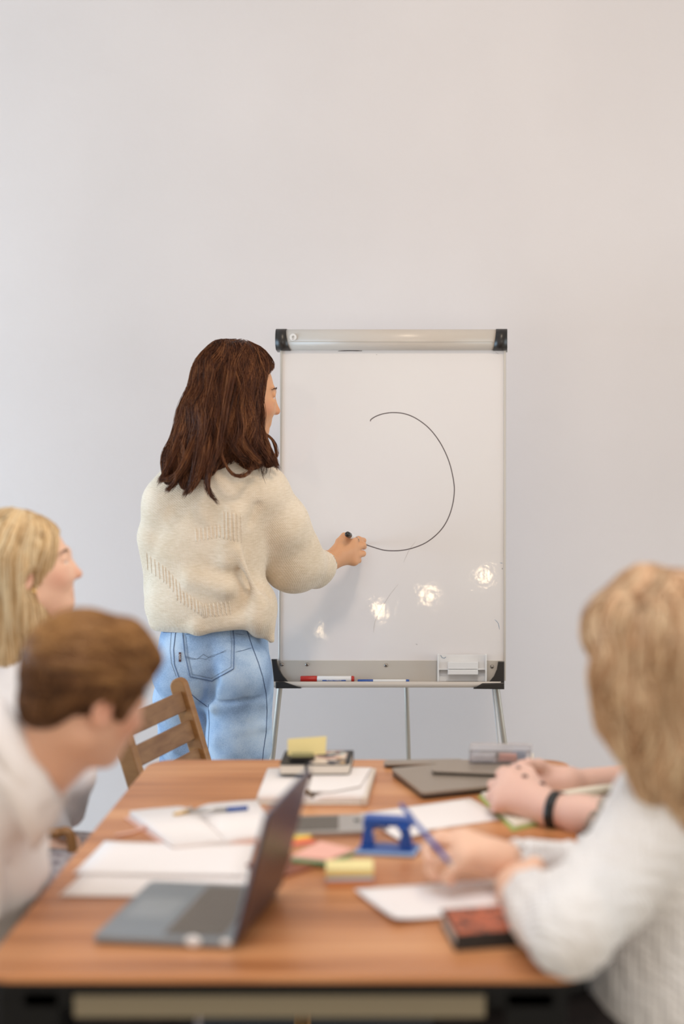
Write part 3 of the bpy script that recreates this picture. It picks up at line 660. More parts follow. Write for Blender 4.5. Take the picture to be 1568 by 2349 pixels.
def quad_sheet(name, label, pix, m, z, th=.0006, curl=0.0, cat='paper', group=None, n=8):
    """a sheet of paper with its four corners where they lie on the table; slightly uneven"""
    c = [T(u, v, z) for u, v in pix]; r = np.random.default_rng(len(label)); V, Fq = [], []
    for k, dz in ((0, th), (1, 0)):
        for i in range(n+1):
            for j in range(n+1):
                s, t = i/n, j/n; p = (1-s)*(1-t)*c[0] + s*(1-t)*c[1] + s*t*c[2] + (1-s)*t*c[3]
                V.append([p[0], p[1], z + dz + curl*((2*abs(s-.5))**3 + (2*abs(t-.5))**3)*(.5 + .5*math.sin(3*s + 2*t))])
    nn = (n+1)**2; ix = lambda i, j, k: k*nn + i*(n+1) + j
    for i in range(n):
        for j in range(n):
            Fq.append([ix(i, j, 0), ix(i+1, j, 0), ix(i+1, j+1, 0), ix(i, j+1, 0)]); Fq.append([ix(i, j, 1), ix(i, j+1, 1), ix(i+1, j+1, 1), ix(i+1, j, 1)])
        for a, b in ((0, 1), ):
            Fq.append([ix(i, 0, 0), ix(i, 0, 1), ix(i+1, 0, 1), ix(i+1, 0, 0)]); Fq.append([ix(i+1, n, 0), ix(i+1, n, 1), ix(i, n, 1), ix(i, n, 0)])
            Fq.append([ix(0, i+1, 0), ix(0, i+1, 1), ix(0, i, 1), ix(0, i, 0)]); Fq.append([ix(n, i, 0), ix(n, i, 1), ix(n, i+1, 1), ix(n, i+1, 0)])
    o = meshobj(name, V, Fq, m, None, True); tag(o, label, cat, group); return o
quad_sheet('paper_sheet', 'lower cream paper sheet sticking out towards the table edge left of the laptop', [(135, 2057), (560, 2060), (575, 1985), (222, 1975)], M['paper'], ZT + .0006, curl=.0015)
quad_sheet('paper_sheet', 'upper white paper sheet overlapping the cream one behind the open laptop', [(168, 2006), (562, 2012), (585, 1937), (240, 1934)], M['paper'], ZT + .0028, curl=.002)
quad_sheet('paper_sheet', 'large white paper sheet lying behind the blue hole punch', [(822, 1868), (1078, 1832), (1162, 1878), (948, 1910)], M['paper'], ZT + .0006, curl=.001)
quad_sheet('paper_sheet', 'small white paper corner showing under the blue hole punch', [(866, 1898), (950, 1888), (985, 1908), (915, 1928)], M['paper'], ZT + .0022, curl=.001)
quad_sheet('paper_sheet', 'curled white paper sheet in front of the black and red book', [(812, 2047), (1144, 2026), (1150, 2085), (908, 2122)], M['paper'], ZT + .0008, curl=.006)

for o_ in bpy.data.objects:
    if o_.get('category') == 'paper': o_['group'] = 'loose paper sheets on the table'
# --- open laptop in the foreground
def laptop(label):
    a = T(212, 2150, ZT + .012); b = T(527, 2158, ZT + .012); f = T(345, 2041, ZT + .012); e = np.array([math.cos(math.radians(7)), -math.sin(math.radians(7)), 0])
    dpt = .237; wd = .300; Fm = frame((a[0], a[1], ZT + .001), e, np.array([-e[1], e[0], 0]))
    t = thing('laptop', label, 'laptop', (a + b)/2*[1, 1, 0] + [0, 0, ZT])
    part('base', lambda bm: prism(bm, Fm, rrect(0, 0, dpt, wd, .012), .002, .014, .003), M['deck'], t)
    part('keyboard_well', lambda bm: prism(bm, Fm, rrect(dpt*.48, .02, dpt*.91, wd - .02, .006), .0138, .0144), M['grey'], t)
    part('touchpad', lambda bm: prism(bm, Fm, rrect(dpt*.08, wd*.33, dpt*.42, wd*.68, .005), .0138, .0143), M['padm'], t)
    kw = (wd - .044)/14; kd = dpt*.42/5
    for r_ in range(5):
        for q in range(14):
            if r_ == 0 and 4 <= q <= 8:
                if q == 4: part('key', lambda bm: box(bm, Fm, (dpt*.485, .022 + 4*kw + .001, .0144), (dpt*.485 + kd - .002, .022 + 9*kw - .001, .0162), .0006, 1), M['key'], t)
                continue
            X, Y_ = dpt*.485 + r_*kd, .022 + q*kw
            part('key', lambda bm: box(bm, Fm, (X, Y_ + .001, .0144), (X + kd - .002, Y_ + kw - .001, .0162), .0006, 1), M['key'], t)
    part('port', lambda bm: box(bm, Fm, (dpt*.72, -.0004, .006), (dpt*.78, .004, .0105), .0006), M['screen'], t)
    hx = dpt + .001; op = math.radians(105)
    hp = Fm @ Vector((hx, 0, .013)); e1 = Vector(e); lf = frame(hp, Fm.to_3x3() @ Vector((-math.cos(op), 0, math.sin(op))), Fm.to_3x3() @ Vector((0, 1, 0)))
    L = .225
    part('hinge', lambda bm: tube(bm, [Fm @ Vector((hx - .001, .03, .012)), Fm @ Vector((hx - .001, wd - .03, .012))], .0055, 14), M['lid'], t, True)
    lid = part('lid', lambda bm: prism(bm, lf, rrect(0, 0, L, wd, .010), -.0055, 0, .0015), M['lid'], t, label='dark aubergine metal lid')
    lid2 = part('lid_rim', lambda bm: prism(bm, lf, rrect(.001, -.0006, L + .0006, wd + .0006, .010), -.001, .0026, .001), M['bluemetal'], t, label='blue steel rim')
    part('screen', lambda bm: prism(bm, lf, rrect(.012, .008, L - .008, wd - .008, .003), .0024, .003), M['screen'], lid2)
    for sx in (.70, .93):  # white beads that paint a bright glint onto the laptop's side
        def foot(bm, sx=sx):
            q = bmesh.new(); bmesh.ops.create_uvsphere(q, u_segments=12, v_segments=8, radius=.006 if sx > .8 else .010)
            for z in q.verts: z.co.y *= .4; z.co.x *= 1.4
            merge(bm, q, Fm @ Matrix.Translation((dpt*sx + .005, -.0005, .0115)))
        part('glint', foot, M['whitep'], t, True, label='painted white plug in the side')
laptop('open convertible laptop with dark lid and blue rim in the left foreground')

# --- books and notebooks
def block(name, label, cat, c4, z, h, coverm, pagem, spine=0, cover=.002, rnd=.004, pages_in=.004, group=None, top=None):
    """closed book: two boards, a spine and a block of pages; corners c4 = near-left, near-right, far-right, far-left in metres"""
    c4 = [np.asarray(c, float) for c in c4]; o = c4[0]; e = c4[1] - c4[0]; w_ = np.linalg.norm(e); d = c4[3] - c4[0]; l_ = np.linalg.norm(d)
    Fm = frame((o[0], o[1], z), (*e[:2], 0), (*d[:2], 0)); t = thing(name, label, cat, ((c4[0] + c4[2])/2)[:2].tolist() + [z], group)
    part('back_cover', lambda bm: prism(bm, Fm, rrect(0, 0, w_, l_, rnd), 0, cover, cover*.3), coverm, t)
    part('front_cover', lambda bm: prism(bm, Fm, rrect(0, 0, w_, l_, rnd), h - cover, h, cover*.3), top or coverm, t)
    lo = [pages_in, pages_in]; hi = [w_ - pages_in, l_ - pages_in]
    if spine == 'near':
        lo[1] = .001; part('spine', lambda bm: box(bm, Fm, (0, -.001, 0), (w_, .003, h), .001), coverm, t)
    if spine == 'left': part('spine', lambda bm: box(bm, Fm, (-.001, 0, 0), (.003, l_, h), .001), coverm, t)
    if spine == 'right': part('spine', lambda bm: box(bm, Fm, (w_ - .003, 0, 0), (w_ + .001, l_, h), .001), coverm, t)
    if spine == 'far': part('spine', lambda bm: box(bm, Fm, (0, l_ - .003, 0), (w_, l_ + .001, h), .001), coverm, t)
    part('page_block', lambda bm: box(bm, Fm, (lo[0], lo[1], cover), (hi[0], hi[1], h - cover), .0006), pagem, t)
    return t, Fm, w_, l_
zb = ZT + .027
A_ = T(1043, 2146, zb)
bk, Fk, wk, lk = block('book', 'thick black book with orange and red printed cover by the elbow in front', 'book', [A_, A_ + [.20*math.cos(.22), .20*math.sin(.22), 0], A_ + [.18, .16, 0], A_ + [-.135*math.sin(.22), .135*math.cos(.22), 0]], ZT + .0005, .027, M['blackbook'], M['paper'], 'near', top=M['blackbook'])
part('cover_print', lambda bm: box(bm, Fk, (.006, .004, .0268), (wk - .004, lk - .004, .0274)), M['redprint'], bk, label='orange and red printed panel')

# pink planner with ribbon and pen
def openbook(name, label, cat, pix, z, h, coverm, pagem, dip=.004, edge=.01):
    """a book lying open: cover underneath, two swelling stacks of leaves; pix corners near-left, near-right, far-right, far-left"""
    c = [T(u, v, z + h) for u, v in pix]; t = thing(name, label, cat, (*((c[0] + c[2])/2)[:2], z))
    def at(s, q, zz): p = (1-s)*(1-q)*c[0] + s*(1-q)*c[1] + s*q*c[2] + (1-s)*q*c[3]; return (p[0], p[1], zz)
    n = 16
    def leaves(bm, s0, s1, g=0):
        top, bot = [], []
        for i in range(n+1):
            s = s0 + (s1 - s0)*i/n; k = min(1, abs(s - .5)*9)**.6; zz = z + .003 + (h - .003)*(k*.8 + .2) - .0015*max(0, abs(s - .5) - .35)*6
            top.append([bm.verts.new(at(s, q, zz)) for q in (.02, .98)]); bot.append([bm.verts.new(at(s, q, z + .0025)) for q in (.02, .98)])
        for i in range(n):
            bm.faces.new([top[i][0], top[i+1][0], top[i+1][1], top[i][1]]); bm.faces.new([bot[i][0], bot[i][1], bot[i+1][1], bot[i+1][0]])
            for q in (0, 1): bm.faces.new([top[i][q], bot[i][q], bot[i+1][q], top[i+1][q]])
        for i in (0, n): bm.faces.new([top[i][0], top[i][1], bot[i][1], bot[i][0]])
    part('cover', lambda bm: prism(bm, I4, [at(-.02, -.02, 0)[:2], at(1.02, -.02, 0)[:2], at(1.02, 1.02, 0)[:2], at(-.02, 1.02, 0)[:2]], z, z + .0025, .001), coverm, t)
    part('left_leaves', lambda bm: leaves(bm, .01, .499), pagem, t, True); part('right_leaves', lambda bm: leaves(bm, .501, .99), pagem, t, True)
    return t, at
pl, pat = openbook('planner', 'open pink-edged planner with ribbon bookmark on the left of the table', 'notebook', [(395, 1932), (640, 1908), (590, 1832), (292, 1858)], ZT + .0005, .018, M['pink'], M['paper'])
part('ribbon_bookmark', lambda bm: tube(bm, [T(400, 1880, ZT + .012), T(345, 1893, ZT + .008), T(325, 1902, ZT + .003), T(300, 1910, ZT + .003), T(265, 1916, ZT + .003)], [.003, .004, .0035, .003, .0025], 8), M['pink'], pl, True)
part('ribbon_knot', lambda bm: tube(bm, [T(350, 1892, ZT + .010), T(330, 1899, ZT + .008)], [.006, .005], 10), M['pink'], pl, True)
zz = ZT + .0235
pn = thing('ballpoint_pen', 'silver pen with a dark blue cap lying on the open pink planner', 'pen', T(480, 1862, zz))
pp = [T(398, 1868, zz), T(432, 1861, zz), T(520, 1857, zz), T(568, 1853, zz)]
part('barrel', lambda bm: tube(bm, [pp[1], pp[2]], .0042, 14), M['silver'], pn, True)
part('cap', lambda bm: tube(bm, [pp[2], pp[3]], [.0048, .0044], 14), M['blue'], pn, True)
part('tip', lambda bm: tube(bm, [pp[0], pp[1]], [.003, .0045], 14), M['gold'], pn, True)
part('ball_clip', lambda bm: tube(bm, [pp[1]*.9 + pp[2]*.1 + [0, 0, .004], pp[1]*.99 + pp[2]*.01 + [0, 0, .005]], [.003, .006], 12), M['silver'], pn, True)

# white-leaved ring organiser under the black planner
og, oat = openbook('ring_organiser', 'open white-leaved organiser with gold metal rings at the far middle', 'notebook', [(588, 1822), (838, 1822), (855, 1758), (612, 1760)], ZT + .0005, .022, mat('beige_cover', '#d8cabb', .6), M['paper'])
part('gold_ring', lambda bm: tube(bm, [T(704, 1824, ZT + .012), T(706, 1817, ZT + .026), T(712, 1812, ZT + .014)], .0045, 10), M['gold'], og, True)
part('gold_edge', lambda bm: tube(bm, [T(700, 1828, ZT + .008), T(765, 1829, ZT + .008)], .0035, 10), M['gold'], og, True)
part('lifted_leaf', lambda bm: prism(bm, I4, [T(u, v, ZT + .03)[:2] for u, v in ((706, 1812), (760, 1812), (826, 1800), (850, 1758), (720, 1760))], ZT + .026, ZT + .0266), M['paper'], og)
part('cover_flap', lambda bm: prism(bm, I4, [T(u, v, ZT + .02)[:2] for u, v in ((828, 1828), (842, 1828), (862, 1760), (852, 1760))], ZT + .001, ZT + .018, .002), og.children[0].data.materials[0], og)
z2 = ZT + .0275
bb, Fb, wb, lb = block('planner', 'black closed planner with floral cover and white page edges at the far end', 'notebook', [T(640, 1758, z2 + .02), T(802, 1757, z2 + .02), T(816, 1722, z2 + .02), T(664, 1726, z2 + .02)], z2, .024, M['blackbook'], M['pageedge'], 'far', pages_in=.002, top=M['blackbook'], rnd=.01)
part('floral_panel', lambda bm: box(bm, Fb, (wb*.40, .004, .0238), (wb - .012, lb - .008, .0246)), M['floral'], bb, label='floral printed panel')
part('elastic_strap', lambda bm: box(bm, Fb, (wb*.36, -.001, -.001), (wb*.40, lb, .0256), .0006), M['blackp'], bb)
z3 = z2 + .0258
gc = thing('glasses_case', 'small olive and black case on top of the black floral planner', 'case', T(688, 1744, z3))
gf = frame(T(662, 1746, z3), (1, .03, 0), (-.03, 1, 0))
part('body', lambda bm: box(bm, gf, (0, 0, 0), (.056, .03, .007), .003), M['blackp'], gc); part('lid', lambda bm: box(bm, gf, (.003, .001, .007), (.053, .028, .013), .003), M['olive'], gc)
nf = frame(T(656, 1741, z3) + [0, .032, 0], (1, .06, .02), (-.02, .25, 1))
sn = thing('sticky_note_pad', 'pale yellow sticky note pad leaning upright on the black planner', 'sticky notes', T(700, 1738, z3))
part('note_stack', lambda bm: box(bm, nf, (0, 0, 0), (.083, .036, .005), .0006), M['yellow'], sn)
part('top_note', lambda bm: prism(bm, nf, [(0, 0), (.084, 0), (.087, .040), (.004, .037)], .0052, .0058), M['yellow'], sn)

# closed laptops and tablet, right rear
def slab_dev(name, label, cat, pix, z, h, m, m2=None, group=None):
    c = [T(u, v, z + h) for u, v in pix]; e = c[1] - c[0]; d = c[3] - c[0]; Fm = frame((c[0][0], c[0][1], z), e, d); w_, l_ = np.linalg.norm(e), np.linalg.norm(d)
    t = thing(name, label, cat, (*((c[0] + c[2])/2)[:2], z), group)
    part('lid' if m2 else 'case', lambda bm: prism(bm, Fm, rrect(0, 0, w_, l_, .012), h*.55 if m2 else 0, h, .0015), m, t)
    if m2: part('base', lambda bm: prism(bm, Fm, rrect(.002, .002, w_ - .002, l_ - .002, .012), 0, h*.5, .002), m2, t)
    if m2: part('hinge', lambda bm: tube(bm, [Fm @ Vector((.03, l_ - .004, h*.5)), Fm @ Vector((w_ - .03, l_ - .004, h*.5))], h*.4, 10), M['blackp'], t, True)
    return t, Fm, w_, l_
slab_dev('laptop', 'closed taupe laptop lying askew at the far right of the table', 'laptop', [(968, 1818), (1182, 1797), (1120, 1742), (858, 1766)], ZT + .0005, .016, M['taupe'], M['blackp'])
slab_dev('folio_case', 'slim beige folio at the far table edge behind the closed laptop', 'case', [(880, 1753), (1062, 1750), (1066, 1743), (876, 1743)], ZT + .0005, .010, M['taupe'], M['blackp'])
slab_dev('tablet', 'grey and black tablet lying on the closed taupe laptop', 'tablet', [(986, 1768), (1180, 1776), (1190, 1742), (1000, 1740)], ZT + .0172, .008, M['taupe'], M['screen'])
# clear plastic box with its contents
bf = rotz(T(1076, 1752, ZT + .0255), -3); bxl = .138
pb = thing('plastic_box', 'clear plastic box of small stationery standing on the tablet', 'box', T(1140, 1748, ZT + .0255))
part('tray', lambda bm: box(bm, bf, (0, 0, .0004), (bxl, .07, .0025), .001), M['clear'], pb)
for lo, hi in (((0, 0, .002), (.002, .07, .028)), ((bxl - .002, 0, .002), (bxl, .07, .028)), ((0, 0, .002), (bxl, .002, .028)), ((0, .068, .002), (bxl, .07, .028))): part('side_wall', lambda bm, lo=lo, hi=hi: box(bm, bf, lo, hi, .0006), M['clear'], pb)
part('lid', lambda bm: box(bm, bf, (-.001, -.001, .0284), (bxl + .001, .071, .031), .001), M['clear'], pb)
for i, (X, Y_, L, mm) in enumerate(((.008, .01, .05, 'whitep'), (.066, .012, .04, 'notepink'), (.02, .034, .07, 'silver'), (.095, .036, .03, 'noteblue'))):
    o = part('notepad' if i in (1, 3) else 'staple_strip', lambda bm: box(bm, bf, (X, Y_, .0035), (X + L, Y_ + .018, .018), .001), M[mm], None)
    tag(o, ['white staple strip inside the clear plastic box', 'salmon notepad inside the clear plastic box', 'silver staple strip at the back of the clear plastic box', 'blue notepad at the right in the clear plastic box'][i], 'stationery')
o = part('marker_cap', lambda bm: tube(bm, [T(1212, 1750, ZT + .0045), T(1218, 1732, ZT + .009)], [.0055, .006], 12), M['cream'], None, True); tag(o, 'small cream marker cap beside the clear plastic box', 'marker cap')  # loose cap of a marker

# silver keyboard deck
kt, Fk2, kw2, kl2 = slab_dev('keyboard', 'silver keyboard with smooth palm rest lying behind the dark laptop lid', 'keyboard', [(600, 1912), (852, 1905), (838, 1868), (612, 1873)], ZT + .0005, .009, M['silver'])
part('key_field', lambda bm: box(bm, Fk2, (.02, .012, .0088), (kw2*.70, kl2 - .008, .0094)), M['key'], kt)
for i in range(12):
    for j in range(5): part('key', lambda bm: box(bm, Fk2, (.022 + i*(kw2*.70 - .024)/12, .014 + j*(kl2 - .024)/5, .0094), (.022 + (i+.82)*(kw2*.70 - .024)/12, .014 + (j+.82)*(kl2 - .024)/5, .0106)), M['key'], kt)
part('round_button', lambda bm: prism(bm, Fk2 @ Matrix.Translation((kw2*.87, kl2*.6, 0)), [(.006*math.cos(t), .006*math.sin(t)) for t in [PI*i/8 for i in range(16)]], .0088, .011), M['screen'], kt)

# --- sticky notes and small things
def pad(name, label, pix, z, layers, cat='sticky notes', rnd=.001):
    H_ = sum(l[0] for l in layers); c = [T(u, v, z + H_) for u, v in pix]; t = thing(name, label, cat, (*((c[0] + c[2])/2)[:2], z)); q = z
    for h, m in layers:
        part('note_layer', lambda bm: prism(bm, I4, [p[:2] for p in c], q, q + h*.97, .0004), m, t); q += h
    return t
pad('sticky_note_block', 'thick block of yellow, blue and orange sticky notes in mid table', [(747, 1995), (856, 1993), (855, 1970), (748, 1972)], ZT + .0005, [(.011, M['noteorange']), (.008, M['noteblue']), (.006, M['yellow2']), (.008, M['yellow'])])
pad('sticky_note_pad', 'salmon pink over mint green sticky note pad behind the yellow block', [(668, 1962), (752, 1971), (812, 1947), (735, 1929)], ZT + .007, [(.005, M['notegreen']), (.004, M['notemint']), (.004, M['notepink'])])
ft = thing('index_tabs', 'fan of rainbow index tabs by the dark laptop lid', 'sticky notes', T(690, 1932, ZT))
for i, k in enumerate(('tabpink', 'taborange', 'tabyellow', 'tabgreen', 'tabblue')):
    part('tab', lambda bm: prism(bm, I4, [T(u, v, ZT)[:2] for u, v in ((650, 1943 - 6*i), (728 - 6*i, 1933 - 6*i), (712 - 6*i, 1928 - 6*i), (650, 1936 - 6*i))], ZT + .0006 + .001*i, ZT + .0014 + .001*i), M[k], ft)
wl, _, _, _ = block('wallet', 'brown leather wallet under the pink sticky note pad', 'wallet', [T(652, 2008, ZT + .006), T(744, 1978, ZT + .006), T(715, 1950, ZT + .006), T(640, 1970, ZT + .006)], ZT + .0005, .006, M['leather'], M['leather'], 'near', cover=.0015, pages_in=.001)

# --- blue hole punch
hp_ = thing('hole_punch', 'blue two-hole punch on a pale blue base in mid table', 'hole punch', T(884, 1940, ZT))
a = T(818, 1950, ZT + .008); b = T(948, 1956, ZT + .008); wpn = np.linalg.norm(b - a); Hf = frame((a[0], a[1], ZT + .0005), b - a, (.0, 1, 0))
part('base_tray', lambda bm: box(bm, Hf, (-.004, -.010, 0), (wpn + .004, .055, .007), .003), M['bluel'], hp_)
part('base_plate', lambda bm: box(bm, Hf, (.002, .002, .007), (wpn - .002, .05, .011), .0015), M['blue'], hp_)
hs = .054
for X, s in ((.004, 1), (wpn - .004, -1)):
    part('punch_post', lambda bm: prism(bm, frame(Hf @ Vector((X, .012, .011)), ex, (0, 0, 1)), [(0, 0), (s*.026, 0), (s*.026, .014), (s*.022, .026), (s*.027, .038), (s*.03, hs - .016), (s*.03, hs - .012), (s*.008, hs - .012), (s*.004, .02)], -.028, 0, .002), M['blue'], hp_)
part('handle', lambda bm: prism(bm, frame(Hf @ Vector((0, .010, .011)), ex, (0, 0, 1)), [(.008, hs - .014), (wpn - .006, hs - .016), (wpn - .012, hs - .004), (wpn - .016, hs - .001), (.018, hs + .004), (.012, hs + .002)], -.034, 0, .003), M['blue'], hp_)
part('hinge_pin', lambda bm: tube(bm, [Hf @ Vector((.02, .03, .045)), Hf @ Vector((.055, .03, .045))], .004, 10), M['silver'], hp_, True)

# notebook under the clasped hands
nb, nat = openbook('notebook', 'open green-covered notebook with cream leaves under the clasped hands', 'notebook', [(1178, 1892), (1412, 1838), (1290, 1788), (1100, 1816)], ZT + .0005, .012, M['greencover'], M['cream'])
part('curled_leaf', lambda bm: tube(bm, [T(1262, 1826, ZT + .028), T(1330, 1818, ZT + .030), T(1402, 1808, ZT + .032)], [.007, .010, .010], 16), M['cream'], nb, True, label='cream leaf rolled back on itself')

# --- wooden chair behind the far left corner
ch = thing('slatted_chair', 'brown wooden chair with slatted back at the far left table corner', 'chair', J(360, 1700, 4.58)*[1, 1, 0])
Pn = J(285, 1700, 4.40); Pf = J(430, 1690, 4.74)
wv = np.array([Pf[0] - Pn[0], Pf[1] - Pn[1], 0]); cwid = np.linalg.norm(wv); wv /= cwid; fv = np.array([wv[1], -wv[0], 0])     # fv: the way the sitter faces
if fv[0] < 0: fv = -fv
ln_ = math.radians(17); uv = np.array([0, 0, math.cos(ln_)]) - fv*math.sin(ln_)
sn0 = Pn - uv*((Pn[2] - .43)/uv[2])
CF = frame(sn0, wv, uv)      # x across the back, y up the back, z = x cross y
zs = 1 if np.dot(np.array(CF.to_3x3() @ Vector((0, 0, 1))), fv) > 0 else -1
topy = (J(395, 1553, 4.76)[2] - .43)/uv[2]
def upright(bm, X):
    w2 = .022; P = [(-w2, 0), (w2, 0), (w2, topy - w2)] + [(w2*math.cos(t), topy - w2 + w2*math.sin(t)) for t in [PI*i/8 for i in range(1, 8)]] + [(-w2, topy - w2)]
    R = frame(CF @ Vector((X, 0, 0)), fv*math.cos(ln_) + np.array([0, 0, math.sin(ln_)]), uv); prism(bm, R, P, -.014, .014, .004)
for X in (0, cwid): part('upright', lambda bm, X=X: upright(bm, X), M['chairwood'], ch)
for k in range(4):
    yy = topy - .062 - k*.078
    part('slat', lambda bm, yy=yy: box(bm, CF, (.012, yy - .026, -.008), (cwid - .012, yy + .026, .008), .003), M['slatwood'], ch)
sf = frame((sn0[0], sn0[1], .43), fv, wv if np.cross(fv, wv)[2] > 0 else -wv); sg = 1 if np.cross(fv, wv)[2] > 0 else -1
def sy(a_, b_): return (min(sg*a_, sg*b_), max(sg*a_, sg*b_))
for k in range(6):
    y0_, y1_ = sy(-.01, cwid + .01); part('seat_slat', lambda bm, k=k: box(bm, sf, (-.02 + k*.066, y0_, 0), (.036 + k*.066, y1_, .016), .003), M['slatwood'], ch)
for X in (-.01, .34):
    for q in (.01, cwid - .01):
        y0_, y1_ = sy(q - .014, q + .014); part('leg', lambda bm, X=X: box(bm, sf, (X, y0_, -.43), (X + .035, y1_, -.001), .004), M['chairwood'], ch)
for q in (.01, cwid - .01):
    y0_, y1_ = sy(q - .012, q + .012); part('seat_rail', lambda bm: box(bm, sf, (-.01, y0_, -.045), (.37, y1_, -.002), .003), M['chairwood'], ch)

def wooden_chair(label, x, y, fx, arm=None):
    """plain wooden chair with a slatted back; fx = +1 when its sitter faces +x"""
    t = thing('wooden_chair', label, 'chair', (x, y, 0), 'wooden chairs drawn up to the table'); X = lambda a, b: (x + min(fx*a, fx*b), x + max(fx*a, fx*b))
    for k in range(5):
        a, b = X(-.20 + k*.083, -.125 + k*.083); part('seat_slat', lambda bm: box(bm, I4, (a, y - .20, .405), (b, y + .20, .423), .003), M['slatwood'], t)
    for sy_ in (-.20, .17):
        a, b = X(-.20, .20); part('seat_rail', lambda bm: box(bm, I4, (a, y + sy_, .36), (b, y + sy_ + .03, .404), .003), M['chairwood'], t)
        a, b = X(.165, .20); part('leg', lambda bm: box(bm, I4, (a, y + sy_ - .002, 0), (b, y + sy_ + .032, .36), .004), M['chairwood'], t)
        p = [(x - fx*.17, 0), (x - fx*.205, 0), (x - fx*.225, .42), (x - fx*.30, .84), (x - fx*.27, .84), (x - fx*.19, .42)]
        part('upright', lambda bm: prism(bm, frame((0, y + sy_ + .03, 0), (1, 0, 0), (0, 0, 1)), p, 0, .03, .003), M['chairwood'], t)
    for z_ in (.58, .67, .76):
        q = x - fx*(.225 + (z_ - .42)*.178); part('back_slat', lambda bm: box(bm, I4, (q - .008, y - .17, z_), (q + .008, y + .17, z_ + .05), .003), M['slatwood'], t)
    return t

# ------------------------------------------------------------------ woman drawing at the board
P = lambda a, b, r1, r2, k=.03, op='+': (op, k, ('c', a, b, r1, r2))
EL = lambda c, r, R=None, k=.03, op='+': (op, k, ('e', c, r, R))
YB = 5.0
wo = thing('person', 'standing woman in oatmeal knit sweater and light jeans drawing on the whiteboard', 'person', (J(490, 1500, YB)[0], YB, 0))
Rh = rot(66, -6, 0); hc = J(550, 904, 5.03); hs_ = 1.06
hp, HL = headprims(hc, Rh, hs_)
hp += [P(HL(0, -.02, -.06), J(515, 1075, 5.03), .052, .058, .03)]
kneeR = np.array([J(550, 1800, 5.02)[0], 5.02, .49]); kneeL = np.array([J(425, 1800, 5.10)[0], 5.10, .49])
ankR = np.array([kneeR[0] + .01, 5.06, .09]); ankL = np.array([kneeL[0] - .01, 5.14, .09])
bodyp = [EL(J(490, 1160, 5.02), (.15, .09, .15)), EL(J(485, 1330, 5.02), (.12, .085, .14)), EL(J(487, 1500, 5.02), (.145, .10, .12)),
         P(J(515, 1075, 5.03), J(505, 1120, 5.02), .05, .07), P(J(420, 1120, 5.0), J(372, 1180, 5.0), .05, .045), P(J(372, 1180, 5.0), J(372, 1330, 5.06), .042, .035),
         P(J(590, 1120, 5.03), J(610, 1130, 5.03), .05, .05), P(J(610, 1130, 5.03), J(668, 1285, 5.14), .045, .036), P(J(668, 1285, 5.14), J(757, 1283, 5.27), .036, .026),
         P(J(372, 1330, 5.06), J(400, 1370, 5.2), .034, .028), P(J(400, 1370, 5.2), J(430, 1380, 5.24), .028, .022),
         P(J(545, 1560, 5.0), kneeR, .085, .055), P(kneeR, ankR, .05, .036), P(J(420, 1580, 5.05), kneeL, .075, .05), P(kneeL, ankL, .048, .036)]
# the writing hand
wr = J(757, 1287, 5.275); kn = [J(806, 1243, 5.325), J(818, 1257, 5.330), J(820, 1273, 5.325), J(812, 1288, 5.315)]
tip = Vector(BM @ Vector((*bl(835, 1248, .001), .001))); tail = Vector(J(799, 1227, 5.285))
tv = np.array(tip); tl_ = np.array(tail); along = lambda f: tl_ + (tv - tl_)*f
palm = [P(J(735, 1290, 5.24), wr, .027, .023, .02), P(wr, (kn[0]+kn[1])/2 + [-.012, 0, 0], .021, .019, .02), P(wr, (kn[2]+kn[3])/2 + [-.012, 0, 0], .021, .017, .02), P(J(775, 1268, 5.29), J(800, 1262, 5.315), .022, .020, .02), P(kn[0], kn[3], .0115, .010, .018)]
ix = [kn[0], J(822, 1237, 5.352), J(833, 1240, 5.378), along(.72) + [.004, -.004, .006]]
md = [kn[1], J(832, 1250, 5.350), J(834, 1254, 5.376), along(.80) + [.004, -.004, -.010]]
rg = [kn[2], J(832, 1270, 5.346), J(828, 1270, 5.372), J(816, 1266, 5.378)]
pk = [kn[3], J(822, 1286, 5.334), J(820, 1286, 5.356), J(808, 1282, 5.362)]
th_ = [J(770, 1266, 5.285), J(779, 1243, 5.300), J(789, 1230, 5.322), J(806, 1233, 5.345)]
hand = fingers([(ix, [.0105, .0092, .0082, .0072]), (md, [.0105, .0094, .0084, .0074]), (rg, [.0102, .009, .008, .007]), (pk, [.0095, .008, .0072, .0064]), (th_, [.014, .0125, .0105, .009])], palm, .003, .008)
bo, BV, BF = body_mesh('body', [(hp, .0042, None), (bodyp, .010, None), (hand, .0022, None)], M['skinw'], wo,
    skintint([(HL(0, .1, -.036), .022), (HL(0, .088, -.066), .022), (HL(-.05, .06, -.03), .03), (HL(.05, .06, -.03), .03)] + [(q, .012) for q in kn]))
eyes(HL, Rh, hs_, wo, M['irisblue'])
part('ring', lambda bm: tube(bm, [ix[0]*.35 + ix[1]*.65 + [math.cos(t)*.0008, 0, 0] + (np.cross(ix[1]-ix[0], [0, .3, 1])/np.linalg.norm(np.cross(ix[1]-ix[0], [0, .3, 1]))*math.cos(t) + np.cross(ix[1]-ix[0], np.cross(ix[1]-ix[0], [0, .3, 1]))/np.linalg.norm(np.cross(ix[1]-ix[0], np.cross(ix[1]-ix[0], [0, .3, 1])))*math.sin(t))*.0102 for t in np.linspace(0, 2*PI, 21)], .0009, 6), M['silver'], wo, True)
mk = thing('marker_pen', 'black marker held against the whiteboard by the drawing woman', 'marker', tail)
part('barrel', lambda bm: tube(bm, [tail + (tip - tail)*f for f in (.02, .05, .8, .88)], [.0070, .0078, .0078, .006], 18), M['whitep'], mk, True)
